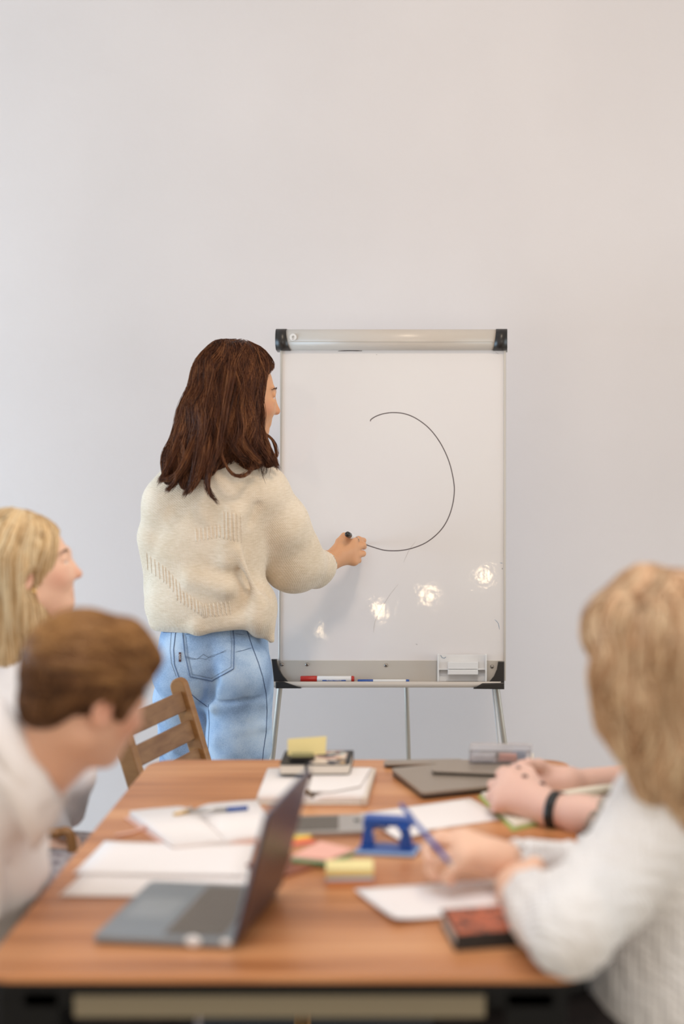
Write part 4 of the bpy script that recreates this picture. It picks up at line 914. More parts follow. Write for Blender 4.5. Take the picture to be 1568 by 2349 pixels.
part('end_plug', lambda bm: tube(bm, [tail - (tip - tail)*.10, tail - (tip - tail)*.085, tail - (tip - tail)*.06, tail + (tip - tail)*.05], [.003, .0065, .0084, .0084], 18), M['blackp'], mk, True)
part('nib', lambda bm: tube(bm, [tail + (tip - tail)*.87, tail + (tip - tail)*.93, tip], [.0055, .003, .0018], 12), M['blackp'], mk, True)

# sweater
wn = waves(.0028, 26, 4); wb2 = waves(.0018, 60, 9)
def swd(Q): return wn(Q*np.array([1, 1, .55], np.float32)) + wb2(Q)*.5
hemL, hemR = J(340, 1447, 4.9), J(585, 1428, 4.9); hn = np.cross(hemR - hemL, [0, 1, 0]); hn /= np.linalg.norm(hn); hn = hn if hn[2] < 0 else -hn
sw = [EL(J(492, 1165, 5.02), (.158, .118, .165)), EL(J(470, 1270, 5.02), (.165, .128, .16), None, .06), EL(J(474, 1385, 5.02), (.172, .138, .115), None, .06),
      P(J(520, 1068, 5.03), J(512, 1110, 5.02), .066, .10, .05), P(J(430, 1115, 5.0), J(388, 1150, 4.99), .075, .066, .05),
      P(J(585, 1118, 5.03), J(598, 1130, 5.03), .078, .078, .05),
      P(J(385, 1150, 4.99), J(364, 1235, 5.0), .066, .052, .02), P(J(364, 1235, 5.0), J(372, 1345, 5.05), .056, .05, .02),
      ('&', .012, ('p', hemL, hn)),
      EL(J(596, 1405, 4.99), (.044, .10, .070), None, .03), P(J(606, 1430, 4.97), J(622, 1468, 4.96), .022, .010, .02),
      P(J(362, 1430, 4.98), J(455, 1436, 4.905), .018, .022, .02), P(J(455, 1436, 4.905), J(590, 1420, 4.92), .022, .018, .02),
      P(J(601, 1128, 5.03), J(640, 1205, 5.07), .074, .078, .022), P(J(640, 1205, 5.07), J(676, 1290, 5.135), .080, .080, .03), P(J(676, 1290, 5.135), J(724, 1303, 5.215), .078, .056, .035), P(J(724, 1303, 5.21), J(752, 1296, 5.25), .056, .038, .02),
      P(J(740, 1299, 5.23), J(795, 1285, 5.34), .028, .027, .009, '-'),
      P(J(572, 1235, 4.91), J(600, 1325, 4.93), .006, .009, .022, '-'), P(J(578, 1195, 4.93), J(590, 1160, 4.94), .006, .003, .02, '-'),
      P(J(560, 1245, 4.885), J(535, 1225, 4.875), .005, .003, .02, '-'), P(J(600, 1330, 4.95), J(618, 1365, 4.96), .008, .006, .02, '-'),
      P(J(536, 1180, 4.915), J(522, 1285, 4.905), .020, .016, .045), P(J(440, 1330, 4.90), J(520, 1350, 4.89), .010, .010, .05), P(J(545, 1265, 4.90), J(600, 1390, 4.915), .006, .004, .03), P(J(560, 1425, 4.875), J(470, 1438, 4.87), .006, .004, .02, '-'),
      EL(J(515, 1030, 5.03), (.052, .052, .05), None, .01, '-')]
so, SV, SF = body_mesh('sweater', [(sw, .0048, swd)], M['oat'], wo)
stree = bvh(SV, SF)
# ribbed panels worked into the knit: raised cords lying on the sweater
def cords(name, tree, lines, r, m, parent, off=.0002, step=5):
    bm = bmesh.new()
    for ln in lines:
        g = onto(tree, dense(ln, step), off)
        if len(g) > 2: tube(bm, g, [r*.4] + [r]*(len(g)-2) + [r*.4], 6)
    o = bmobj(name, bm, m, parent, True); return o
L_ = []
for k in range(8): L_.append([(448 + 9*k, 1212 - 1.5*k), (450 + 9*k, 1243 - 1.5*k)])
for k in range(6): L_.append([(512 + 8*k, 1172 + k), (513 + 8*k, 1236 + 2*k)])
for k in range(5): L_.append([(336 + 9*k, 1268 + 7*k), (339 + 9*k, 1308 + 7*k)])
for k in range(5): L_.append([(378 + 8*k, 1300 + 9*k), (381 + 8*k, 1340 + 9*k)])
for k in range(9): L_.append([(402 + 8*k, 1345 + 5*k), (406 + 8*k, 1378 + 5*k)])
for k in range(8): L_.append([(462 + 9*k, 1386 - k), (466 + 9*k, 1418 - k)])
o = cords('ribbed_pattern', stree, L_, .0019, M['rib'], so, .0002); o['kind'] = 'stuff'
# hem ribbing

# jeans
jw = waves(.0012, 26, 12); jw2 = waves(.0007, 70, 5)
def jd(Q):
    """slack cloth plus the creases that run round the thighs"""
    m_ = np.clip((.74 - Q[:, 2])/.06, 0, 1); x_, z_ = Q[:, 0], Q[:, 2]; s_ = np.sin(z_*88 + x_*34 + 2.2*np.sin(x_*21 + z_*9))
    return jw(Q*np.array([.7, .7, 1.3], np.float32)) + jw2(Q) - .0026*m_*np.clip(s_ - .2, 0, 1)*np.clip(np.sin(x_*30 + z_*17) + .7, 0, 1)
je = [EL(J(488, 1470, 5.02), (.150, .112, .10)), EL(J(487, 1540, 5.02), (.160, .118, .10), None, .05),
      EL(J(548, 1545, 4.955), (.088, .082, .085), None, .035), EL(J(420, 1545, 4.968), (.080, .078, .085), None, .035),
      P(J(548, 1590, 5.0), J(548, 1700, 5.0), .094, .086, .03), P(J(548, 1700, 5.0), kneeR, .085, .074, .03), P(kneeR, ankR + [0, 0, .02], .073, .068, .03),
      P(J(422, 1600, 5.05), J(428, 1700, 5.08), .086, .072, .02), P(J(428, 1700, 5.08), kneeL, .072, .068, .03), P(kneeL, ankL + [0, 0, .02], .068, .064, .03),
      P(J(482, 1480, 4.90), J(487, 1560, 4.89), .006, .008, .03, '-'), P(J(487, 1560, 4.90), J(480, 1610, 4.93), .010, .014, .03, '-'),
      P(J(485, 1612, 4.915), J(560, 1608, 4.895), .004, .007, .014, '-'), P(J(560, 1608, 4.895), J(600, 1602, 4.92), .007, .002, .012, '-'),
      P(J(490, 1624, 4.925), J(600, 1612, 4.945), .009, .003, .03), P(J(500, 1698, 4.935), J(600, 1668, 4.955), .009, .003, .03), 
      P(J(490, 1765, 4.94), J(590, 1730, 4.96), .008, .003, .03), P(J(400, 1720, 5.0), J(465, 1745, 5.01), .007, .004, .016),
      ('-', .004, ('c', kneeR*0 + ankR - [0, 0, .09], ankR + [0, 0, -.03], .08, .02))]
jo, JV, JF = body_mesh('jeans', [(je, .0048, jd)], M['denim'], wo)
jt = bvh(JV, JF)
def seam(pts, r=.0010, m='seam', off=.0003, parent=None, name='seam', step=5): return cords(name, jt, [pts], r, M[m], parent or jo, off, step)
def patch(name, poly_top, poly_bot, m, parent, th=.0016, nu=14, nv=14):
    """panel of cloth sewn onto the jeans: follows the surface, stands proud by th"""
    a = [np.array(p, float) for p in poly_top]; V = []; G = []
    tp = np.array([[np.interp(i/nu, np.linspace(0, 1, len(poly_top)), [p[k] for p in poly_top]) for k in (0, 1)] for i in range(nu+1)])
    bt = np.array([[np.interp(i/nu, np.linspace(0, 1, len(poly_bot)), [p[k] for p in poly_bot]) for k in (0, 1)] for i in range(nu+1)])
    Vt, Vb = [], []
    for j in range(nv+1):
        for i in range(nu+1):
            p = tp[i]*(1-j/nv) + bt[i]*j/nv; edge = i in (0, nu) or j in (0, nv)
            g = onto(jt, [p], th if not edge else -.0008)
            if not g: return None
            Vt.append(g[0])
    Fq = [[j*(nu+1)+i, j*(nu+1)+i+1, (j+1)*(nu+1)+i+1, (j+1)*(nu+1)+i] for j in range(nv) for i in range(nu)]
    return meshobj(name, Vt, Fq, m, parent, True)
pk1 = patch('back_pocket', [(419, 1451), (478, 1446), (537, 1434)], [(434, 1551), (480, 1560), (488, 1562), (537, 1535)], M['denim'], jo)
pk2 = patch('back_pocket', [(354, 1452), (372, 1452)], [(345, 1545), (364, 1547)], M['denim'], jo)
if pk1:
    pv = [(419, 1451), (424, 1500), (436, 1552), (486, 1562), (536, 1534), (537, 1470), (533, 1436)]
    for off_, rr, mm in ((0, .0011, 'seam'), (6, .0006, 'stitch')):
        c = np.mean(pv, 0); q = [tuple(np.array(p) + (c - np.array(p))*off_/55) for p in pv]; seam(dense(q), rr, mm, .0016, pk1, 'pocket_edge' if off_ == 0 else 'stitching')
    seam([(423, 1504), (440, 1510), (452, 1512), (466, 1501), (478, 1508), (492, 1505), (520, 1491)], .0007, 'stitch', .0018, pk1, 'stitching')
    seam([(423, 1507), (442, 1513), (462, 1510), (472, 1513), (484, 1504), (520, 1495)], .0006, 'stitch', .0018, pk1, 'stitching')
if pk2: seam([(376, 1452), (366, 1500), (362, 1547), (345, 1545)], .0010, 'seam', .0014, pk2, 'pocket_edge'); seam([(368, 1452), (361, 1500), (357, 1540)], .0006, 'stitch', .0018, pk2, 'stitching')
seam([(403, 1448), (398, 1490), (400, 1525), (412, 1558), (430, 1585), (452, 1604), (476, 1622)], .0013); seam([(393, 1448), (390, 1490), (393, 1522), (404, 1552)], .0007, 'stitch')
seam([(562, 1438), (570, 1458), (580, 1488), (592, 1520), (602, 1552), (610, 1590), (612, 1630), (610, 1680), (604, 1720), (600, 1760), (598, 1800)], .0013); seam([(577, 1486), (558, 1492), (540, 1496)], .0009)
seam([(538, 1454), (560, 1456)], .0008); seam([(478, 1615), (480, 1660), (478, 1700), (476, 1760)], .0010)
seam([(424, 1456), (450, 1452), (480, 1449), (510, 1443), (535, 1437)], .0009, 'stitch', .0016)
tb_ = onto(jt, [(413, 1497), (413, 1518)], .001)
if len(tb_) == 2:
    tf = frame(tb_[1], tb_[0] - tb_[1], (-1, 0, 0)); tgl = np.linalg.norm(tb_[0] - tb_[1])
    if (tf.to_3x3() @ Vector((0, 0, 1))).y > 0: tf = frame(tb_[0], tb_[1] - tb_[0], (1, 0, 0))
    zz_ = 1 if (tf.to_3x3() @ Vector((0, 0, 1))).y < 0 else -1
    tg = part('pocket_tab', lambda bm: box(bm, tf, (0, -.003, 0), (tgl, .003, .0025)), mat('maroon_tab', '#4a2024', .7), jo, label='small maroon tab with white lettering')
    text('lettering', "LEVI'S", .0066, frame(tf @ Vector((tgl/2, 0, .0028*zz_)), tb_[0] - tb_[1], (-1, 0, 0)), M['whitep'], tg, .0001)
part('waistband', lambda bm: tube(bm, [p for p in onto(jt, dense([(352, 1449), (400, 1449), (450, 1448), (500, 1443), (560, 1432)], 8), .0)], .0035, 8), M['seam'], jo, True)
# shoes (below the table line but she stands in them)
for an in (ankR, ankL):
    V, Fq = nets([P(an + [0, -.03, -.045], an + [.03, .13, -.055], .042, .034, .03), P(an + [0, -.01, -.05], an + [0, 0, -.0], .044, .042, .03), ('&', .003, ('p', (0, 0, .0), (0, 0, -1)))], .007)
    meshobj('shoe', V, Fq, M['whitep'], wo)

# her hair
hv = [EL(HL(0, -.016, .035), (.096, .106, .092), Rh), P(J(535, 855, 5.0), J(500, 960, 4.97), .085, .085, .05), P(J(500, 960, 4.97), J(480, 1030, 4.95), .085, .060, .05),
      P(J(556, 900, 4.985), J(558, 1000, 4.97), .055, .048, .04), P(J(558, 1000, 4.97), J(582, 1042, 4.965), .048, .030, .03), P(J(450, 980, 4.95), J(405, 1060, 4.93), .045, .028, .03),
      P(J(440, 1010, 4.93), J(430, 1100, 4.90), .036, .016, .03), P(J(480, 1020, 4.92), J(478, 1075, 4.90), .030, .014, .03), P(J(405, 1050, 4.93), J(388, 1095, 4.915), .022, .012, .03),
      P(J(585, 1030, 4.965), J(612, 1055, 4.965), .024, .012, .02), P(HL(.070, -.022, .03), HL(.085, -.022, -.06), .032, .026, .03),
      EL(HL(.045, .106, -.012), (.110, .084, .114), Rh, .012, '-'), P(HL(.07, .06, -.05), HL(.03, .09, -.16), .045, .045, .012, '-')]
hw = waves(.0035, 55, 21)
hw2 = lambda Q: hw(Q*np.array([1.5, 1.5, .35], np.float32))
HV, HF = nets(hv, .0055, hw2)
ho = meshobj('hair', HV, HF, M['hairbrown'], wo, True, {'rnd': np.full(len(HV), .12)})
cen = np.array([hc[0], hc[1]])
def flw(p):
    f = np.array([0, 0, -1.0]); t = np.clip((1.60 - p[2])/.25, 0, 1)
    f[0] += (p[0] - J(520, 950, 5)[0])*1.2*t; top = np.clip((p[2] - 1.60)/.1, 0, 1); part_ = np.array([p[0] - hc[0] - .01, p[1] - hc[1] - .02, 0]); f[:2] += part_[:2]*14*top; return f/np.linalg.norm(f)
pa = surface_strands(HV, HF, 7500, 15, .018, flw, (0, .013), lambda V: (V[:, 1] < 5.10), wob=.6, seed=3)
streak = lambda S0: np.clip(.44 + .20*np.sin(S0[:, 0]*115 + 3.5*np.sin(S0[:, 2]*17)) + .42*(rng.random(len(S0)) - .5), 0, 1)
V, Fq, a = strandmesh(pa, .00062, streak(pa[:, 4])); o = meshobj('hair_strands', V, Fq, M['hairbrown'], ho, True, {'rnd': a}); o['kind'] = 'stuff'
LK = [([(470, 880, 4.93), (430, 960, 4.92), (395, 1030, 4.91), (373, 1050, 4.93)], .022, .004), ([(440, 930, 4.93), (415, 1010, 4.90), (385, 1075, 4.885), (362, 1112, 4.89)], .022, .003),
      ([(470, 960, 4.90), (430, 1050, 4.87), (405, 1090, 4.875), (378, 1100, 4.885), (360, 1096, 4.90)], .018, .003), ([(460, 980, 4.90), (430, 1060, 4.87), (398, 1110, 4.875), (378, 1130, 4.88)], .018, .003),
      ([(470, 980, 4.89), (455, 1060, 4.86), (440, 1110, 4.865), (418, 1141, 4.87)], .024, .004), ([(480, 1000, 4.88), (470, 1060, 4.86), (452, 1100, 4.86), (430, 1135, 4.865)], .018, .003),
      ([(500, 1000, 4.89), (485, 1060, 4.86), (474, 1095, 4.86), (480, 1130, 4.86), (503, 1161, 4.865)], .014, .0015), ([(510, 990, 4.89), (495, 1040, 4.87), (478, 1090, 4.86), (475, 1130, 4.862)], .014, .003),
      ([(520, 980, 4.90), (508, 1040, 4.875), (530, 1085, 4.87), (560, 1090, 4.88), (590, 1062, 4.91)], .0030, .001), ([(540, 970, 4.91), (560, 1020, 4.89), (585, 1050, 4.90), (600, 1062, 4.92)], .020, .004),
      ([(565, 960, 4.93), (590, 1020, 4.93), (615, 1050, 4.94), (638, 1075, 4.96)], .020, .003), ([(580, 940, 4.95), (605, 1000, 4.96), (625, 1045, 4.97), (641, 1080, 4.98)], .014, .002),
      ([(590, 900, 4.97), (602, 950, 4.96), (598, 1000, 4.96), (612, 1035, 4.97)], .014, .006), ([(600, 990, 4.98), (625, 1010, 4.99), (634, 1040, 4.99), (626, 1058, 4.99)], .004, .001),
      ([(520, 960, 4.90), (530, 1010, 4.885), (552, 1045, 4.885), (575, 1055, 4.90)], .018, .004), ([(455, 900, 4.94), (425, 950, 4.94), (405, 975, 4.95), (396, 985, 4.96)], .010, .002), ([(590, 870, 4.96), (603, 905, 4.975), (599, 935, 4.985), (604, 968, 4.98)], .008, .004),
      ([(500, 850, 4.92), (480, 930, 4.89), (470, 1000, 4.87), (445, 1060, 4.86)], .030, .010), ([(560, 860, 4.93), (545, 930, 4.90), (550, 990, 4.89), (530, 1040, 4.88)], .030, .010), ([(530, 850, 4.92), (515, 930, 4.885), (505, 1000, 4.88), (500, 1050, 4.87)], .030, .010)]
allp = []
for i, (g, r0, r1) in enumerate(LK): allp.append(lock([J(*q) for q in g], int(40 + r0*5200), r0, r1, 15, .007, 50 + i))
for i in range(46):                                        # single stray hairs
    u0 = rng.uniform(440, 610); v0 = rng.uniform(790, 1000); s_ = -1 if u0 < 520 else 1; yy = 4.95 + .05*rng.random()
    u0 = {True: 520 - (v0 - 780)*.42 - 20, False: 590 + (v0 > 990)*12}[s_ < 0] if rng.random() < .7 else u0
    if s_ > 0 and v0 > 840: v0 = rng.uniform(985, 1020)
    allp.append(lock([J(u0, v0, yy), J(u0 + s_*rng.uniform(2, 12), v0 + 30, yy - .01), J(u0 + s_*rng.uniform(4, 22), v0 + 60, yy - .02), J(u0 + s_*rng.uniform(-4, 26), v0 + rng.uniform(75, 110), yy - .02)], 2, .003, .004, 15, .006, 200 + i))
allp = np.concatenate(allp); V, Fq, a = strandmesh(allp, .00062, streak(allp[:, 4])); o = meshobj('hair_ends', V, Fq, M['hairbrown'], ho, True, {'rnd': a}); o['kind'] = 'stuff'

# ------------------------------------------------------------------ young man, left foreground
YM = 3.0
mn = thing('person', 'young man with short brown hair and blush white shirt in the left foreground', 'person', (J(-60, 1900, YM)[0], YM, 0))
Rm = rot(52, -17, 4); mc = J(203, 1590, YM + .04); ms = 1.02
mp_, ML = headprims(mc, Rm, ms)
nk = J(60, 1800, YM + .08)
mp_ += [P(ML(0, -.03, -.055), J(110, 1730, YM + .05), .056, .058, .03), P(J(110, 1730, YM + .05), nk, .058, .060, .03)]
mb = [EL(J(-115, 1950, 3.2), (.15, .10, .18)), P(nk, J(-40, 1860, 3.17), .06, .09), EL(J(-150, 2150, 3.2), (.14, .10, .14)), P(J(10, 1850, 3.20), J(42, 2020, 3.28), .042, .036), P(J(42, 2020, 3.28), J(-20, 2080, 3.42), .034, .028),
      P(J(-150, 2190, 3.2), J(0, 2150, 3.5), .07, .06)]
body_mesh('body', [(mp_, .0042, None), (mb, .012, None)], M['skinm'], mn, skintint([(ML(.085, -.004, -.01), .05), (ML(0, .1, -.036), .025), (ML(0, .088, -.066), .025), (ML(.05, .06, -.03), .04)]))
eyes(ML, Rm, ms, mn, M['irisbrown'])
mh = [EL(ML(0, -.016, .044), (.093, .110, .092), Rm), P(ML(.02, .03, .10), ML(.01, .086, .078), .028, .016, .03), P(ML(-.03, .03, .095), ML(-.03, .084, .072), .026, .016, .03), P(ML(.068, .028, .03), ML(.074, .03, -.015), .016, .006, .015), P(ML(-.068, .028, .03), ML(-.074, .03, -.015), .016, .006, .015),
      EL(ML(0, -.075, -.025), (.062, .03, .045), Rm, .03),
      EL(ML(0, .125, -.01), (.105, .075, .070), Rm, .01, '-'), EL(ML(0, .01, -.150), (.15, .14, .100), Rm, .02, '-'), EL(ML(.09, .0, -.035), (.03, .03, .035), Rm, .012, '-'), EL(ML(-.09, .0, -.035), (.03, .03, .035), Rm, .012, '-')]
MV, MF = nets(mh, .005, waves(.0013, 60, 3))
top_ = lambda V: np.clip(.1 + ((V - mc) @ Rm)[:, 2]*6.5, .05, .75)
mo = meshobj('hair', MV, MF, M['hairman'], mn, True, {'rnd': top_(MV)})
def flm(p):
    q = Rm.T @ (p - mc)
    f = np.array([.25, 1.0, -.1]) if q[2] > .035 else np.array([0, -.25, -1.0]); return Rm @ (f/np.linalg.norm(f))
pa = surface_strands(MV, MF, 4200, 9, .010, flm, (0, .006), None, .2, seed=8)
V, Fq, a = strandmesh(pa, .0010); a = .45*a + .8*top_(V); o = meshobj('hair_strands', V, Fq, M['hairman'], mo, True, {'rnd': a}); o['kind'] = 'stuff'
sh = [EL(J(-110, 1955, 3.2), (.165, .13, .21)), EL((-1.06, 3.2, .66), (.165, .15, .16), None, .05), ('&', .02, ('p', (0, 0, .52), (0, 0, -1))), P(J(52, 1785, 3.09), J(-70, 1870, 3.18), .074, .11, .03),
      P(J(14, 1845, 3.20), J(36, 2000, 3.28), .062, .056, .03), P(J(36, 2000, 3.28), J(24, 2052, 3.33), .058, .054, .02),
      P(J(40, 1880, 3.13), J(15, 2010, 3.20), .010, .008, .02), P(J(70, 1940, 3.2), J(78, 2030, 3.25), .008, .010, .015), P(J(-20, 1880, 3.06), J(-10, 2100, 3.10), .014, .016, .03), P(J(15, 1900, 3.1), J(5, 2050, 3.14), .006, .008, .02, '-'),
      P(ML(0, -.03, -.06), J(88, 1745, YM + .055), .058, .060, .006, '-')]
body_mesh('shirt', [(sh, .006, waves(.004, 28, 31))], M['shirt'], mn)
# collar: band around the neck folded over to two points
def collar(c, axis, R0_, parent, m, drop=.045, pt=.075, front=(1, 0, 0), tilt=0):
    ax = np.array(axis, float); ax /= np.linalg.norm(ax); f = np.array(front, float); f -= ax*(f @ ax); f /= np.linalg.norm(f); s = np.cross(f, ax); n = 48; V, Fq = [], []
    for i in range(n+1):
        a = -PI*.93 + 2*PI*.93*i/n; a0 = abs(a); d = f*(-math.cos(a)) + s*math.sin(a)          # a=0 at the nape
        e = max(0, (a0 - PI*.60)/(PI*.33)); dl = drop + (pt - drop)*e**1.3
        for (r, h) in ((R0_, -.02), (R0_ + .001, .012 - .02*e), (R0_ + .004, .020 - .022*e), (R0_ + .009, .012 - .022*e), (R0_ + .020 + .012*e, -dl*.5), (R0_ + .030 + .018*e, -dl)):
            V.append(c + d*r + ax*h + f*e*.01)
    for i in range(n):
        for k in range(5): Fq.append([i*6+k, (i+1)*6+k, (i+1)*6+k+1, i*6+k+1])
    o = meshobj('collar', V, Fq, m, parent); md_ = o.modifiers.new('thick', 'SOLIDIFY'); md_.thickness = .003; return o
collar(J(84, 1742, YM + .055), (.84, .05, .54), .070, mn, M['shirt'], .050, .085, front=(.5, .0, -.85))
def leaf(inner, outer, m, parent, n=14):
    a = spline([J(*q) for q in inner], n); b = spline([J(*q) for q in outer], n); V, Fq = [], []
    for i in range(n):
        for k in range(5): t = k/4; V.append(a[i]*(1-t) + b[i]*t + np.array([0, -.010*math.sin(PI*t), .004*math.sin(PI*t)]))
    for i in range(n-1):
        for k in range(4): Fq.append([i*5+k, (i+1)*5+k, (i+1)*5+k+1, i*5+k+1])
    o = meshobj('collar_leaf', V, Fq, m, parent); md_ = o.modifiers.new('thick', 'SOLIDIFY'); md_.thickness = .003; return o
leaf([(0, 1600, 3.06), (36, 1640, 3.01), (86, 1735, 2.99), (138, 1829, 3.02)], [(-60, 1650, 3.0), (-20, 1715, 2.97), (28, 1800, 2.965), (76, 1873, 2.985)], M['shirt'], mn)
seated('trousers', (-1.08, 3.20, .54), [(-.66, 3.12, .54), (-.66, 3.30, .54)], [(-.64, 3.10, .09), (-.70, 3.32, .09)], M['darkcloth'], mn, M['rubber'])
wooden_chair('wooden chair under the young man in the white shirt', -1.12, 3.20, 1)

# ------------------------------------------------------------------ blond woman behind him
YL = 3.95
bw = thing('person', 'woman with long straight blond hair and white shirt seated at the far left', 'person', (J(-40, 1700, YL)[0], YL, 0))
Rb = rot(76, 8, 0); bc = J(64, 1298, YL); bs = 1.0
bp_, BL = headprims(bc, Rb, bs)
bp_ += [P(BL(0, -.02, -.06), J(35, 1480, YL), .048, .052, .03)]
bbp = [EL(J(-10, 1640, YL), (.16, .10, .17)), P(J(35, 1480, YL), J(10, 1540, YL), .05, .06), EL(J(-20, 1850, YL), (.14, .10, .16)), P(J(110, 1590, YL - .05), J(160, 1800, YL - .05), .044, .038), P(J(160, 1800, YL - .05), J(120, 1880, YL + .1), .034, .028), P(J(-10, 1950, YL), J(130, 1960, YL - .02), .07, .06)]
body_mesh('body', [(bp_, .0045, None), (bbp, .012, None)], M['skinb'], bw, skintint([(BL(.085, -.004, -.01), .03), (BL(0, .1, -.036), .025), (BL(0, .088, -.066), .025), (BL(.05, .06, -.03), .035)]))
eyes(BL, Rb, bs, bw, M['irisblue'])
def ear(bm):
    t = bmesh.new(); bmesh.ops.create_uvsphere(t, u_segments=12, v_segments=8, radius=.005); merge(bm, t, Matrix.Translation(Vector(BL(.084, .006, -.045))))
part('earring', ear, M['gold'], bw, True)
bh = [EL(BL(0, -.018, .034), (.084, .104, .088), Rb), P(BL(.0, -.05, .03), J(20, 1420, YL), .085, .085, .05), P(J(20, 1420, YL - .02), J(8, 1500, YL - .06), .075, .035, .04), P(BL(.074, .028, .045), BL(.080, -.006, -.01), .018, .014, .015), P(BL(.07, -.03, .03), J(58, 1430, YL - .07), .035, .022, .02),
      EL(BL(0, .105, -.04), (.1, .062, .110), Rb, .01, '-'), EL(BL(.095, .012, -.035), (.03, .026, .034), Rb, .01, '-')]
QV, QF = nets(bh, .006, lambda Q: waves(.002, 60, 6)(Q*np.array([1.4, 1.4, .3], np.float32)))
bho = meshobj('hair', QV, QF, M['hairblond'], bw, True, {'rnd': np.full(len(QV), .45)})
def flb(p):
    f = np.array([0, 0, -1.]); q = p - bc
    if q[2] > .05: f = np.array([q[0]*6 - .2, q[1]*8 - .3, -1])
    return f/np.linalg.norm(f)
pa = surface_strands(QV, QF, 1500, 12, .02, flb, (0, .004), None, .05, seed=9)
V, Fq, a = strandmesh(pa, .0012); o = meshobj('hair_strands', V, Fq, M['hairblond'], bho, True, {'rnd': a}); o['kind'] = 'stuff'
body_mesh('shirt', [([EL(J(-10, 1640, YL), (.185, .125, .19)), EL(J(-20, 1840, YL), (.17, .13, .17), None, .05), P(J(30, 1550, YL), J(0, 1600, YL), .085, .12, .04),
      P(J(110, 1600, YL - .06), J(165, 1780, YL - .06), .062, .050, .02), P(J(165, 1780, YL - .06), J(158, 1862, YL + .0), .048, .040, .02), P(J(170, 1750, YL - .11), J(160, 1860, YL - .04), .008, .010, .02),
      P(J(100, 1800, YL - .1), J(145, 1905, YL - .06), .020, .024, .02), P(J(30, 1430, YL), J(35, 1520, YL), .056, .056, .006, '-')], .007, waves(.004, 26, 77))], M['shirtw'], bw)
seated('trousers', (-1.16, 3.92, .57), [(-.74, 3.80, .565), (-.74, 3.95, .565)], [(-.72, 3.78, .09), (-.76, 3.98, .09)], M['greycloth'], bw, M['sandal'])
c2 = wooden_chair('wooden armchair under the blond woman at the far left', -1.18, 3.92, 1)
part('armrest', lambda bm: tube(bm, spline([J(-60, 1925, YL - .20), J(120, 1912, YL - .12), J(152, 1908, YL - .12), J(164, 1930, YL - .12), J(168, 2010, YL - .12), np.array([J(168, 2010, YL - .12)[0], YL - .14, .40])], 24), .011, 10), M['chairwood'], c2, True)

# ------------------------------------------------------------------ blond curly-haired woman, right foreground
YR = 3.05
rw = thing('person', 'woman with wavy honey blond hair in white cable knit sweater at the near right', 'person', (J(1560, 2100, YR)[0], YR, 0))
Rr = rot(-38, -12, 0); rc = J(1500, 1492, YR + .02); rs = 1.0
rp, RL = headprims(rc, Rr, rs)
rp += [P(RL(0, -.02, -.06), J(1530, 1760, YR), .05, .056, .03)]
eln = T(1302, 2150, .815); shn = J(1510, 1880, 3.0); wrn = T(1200, 2040, .80); elf = J(1440, 2020, 3.38); shf = J(1560, 1880, 3.28); wrf = J(1150, 1975, 3.20)
rb_ = [EL(J(1585, 2010, 3.10), (.115, .115, .17)), P(J(1530, 1760, YR), J(1545, 1860, 3.08), .05, .055), EL(J(1610, 2240, 3.09), (.12, .12, .14)),
       P(shn, J(1390, 2035, 2.91), .043, .040), P(J(1390, 2035, 2.91), eln, .040, .034), P(eln, T(1220, 2060, .803), .034, .027), P(shf, elf, .042, .034), P(elf, J(1180, 1985, 3.23), .033, .026)]
# far hand holding the pen
kf = [J(1052, 1922, 3.24), J(1046, 1935, 3.215), J(1050, 1955, 3.19), J(1062, 1976, 3.175)]
wf = J(1150, 1972, 3.21)
palmf = [P(J(1200, 1972, 3.24), wf, .027, .024, .02), P(wf, (kf[0] + kf[1])/2 + [.015, 0, 0], .026, .021, .02), P(wf, (kf[2] + kf[3])/2 + [.012, 0, 0], .026, .020, .02), P(kf[0], kf[3], .014, .012, .02), P(J(1120, 1960, 3.21), J(1075, 1950, 3.21), .026, .024, .02)]
ptip, ptail = J(1040, 1990, 3.09), J(918, 1846, 3.36)
fch = [([kf[0], J(1010, 1915, 3.25), J(985, 1930, 3.245), J(975, 1955, 3.215)], [.0115, .0105, .009, .008]), ([kf[1], J(1000, 1926, 3.215), J(978, 1948, 3.205), J(985, 1975, 3.18)], [.0115, .0105, .0095, .0085]),
       ([kf[2], J(1008, 1975, 3.185), J(985, 1992, 3.185), J(998, 2012, 3.18)], [.0115, .010, .009, .008]), ([kf[3], J(1034, 2000, 3.165), J(1020, 2014, 3.165), J(1036, 2022, 3.165)], [.011, .0095, .0085, .0075]),
       ([J(1110, 1945, 3.25), J(1065, 1925, 3.275), J(1020, 1928, 3.275), J(985, 1945, 3.26)], [.015, .013, .011, .0095])]
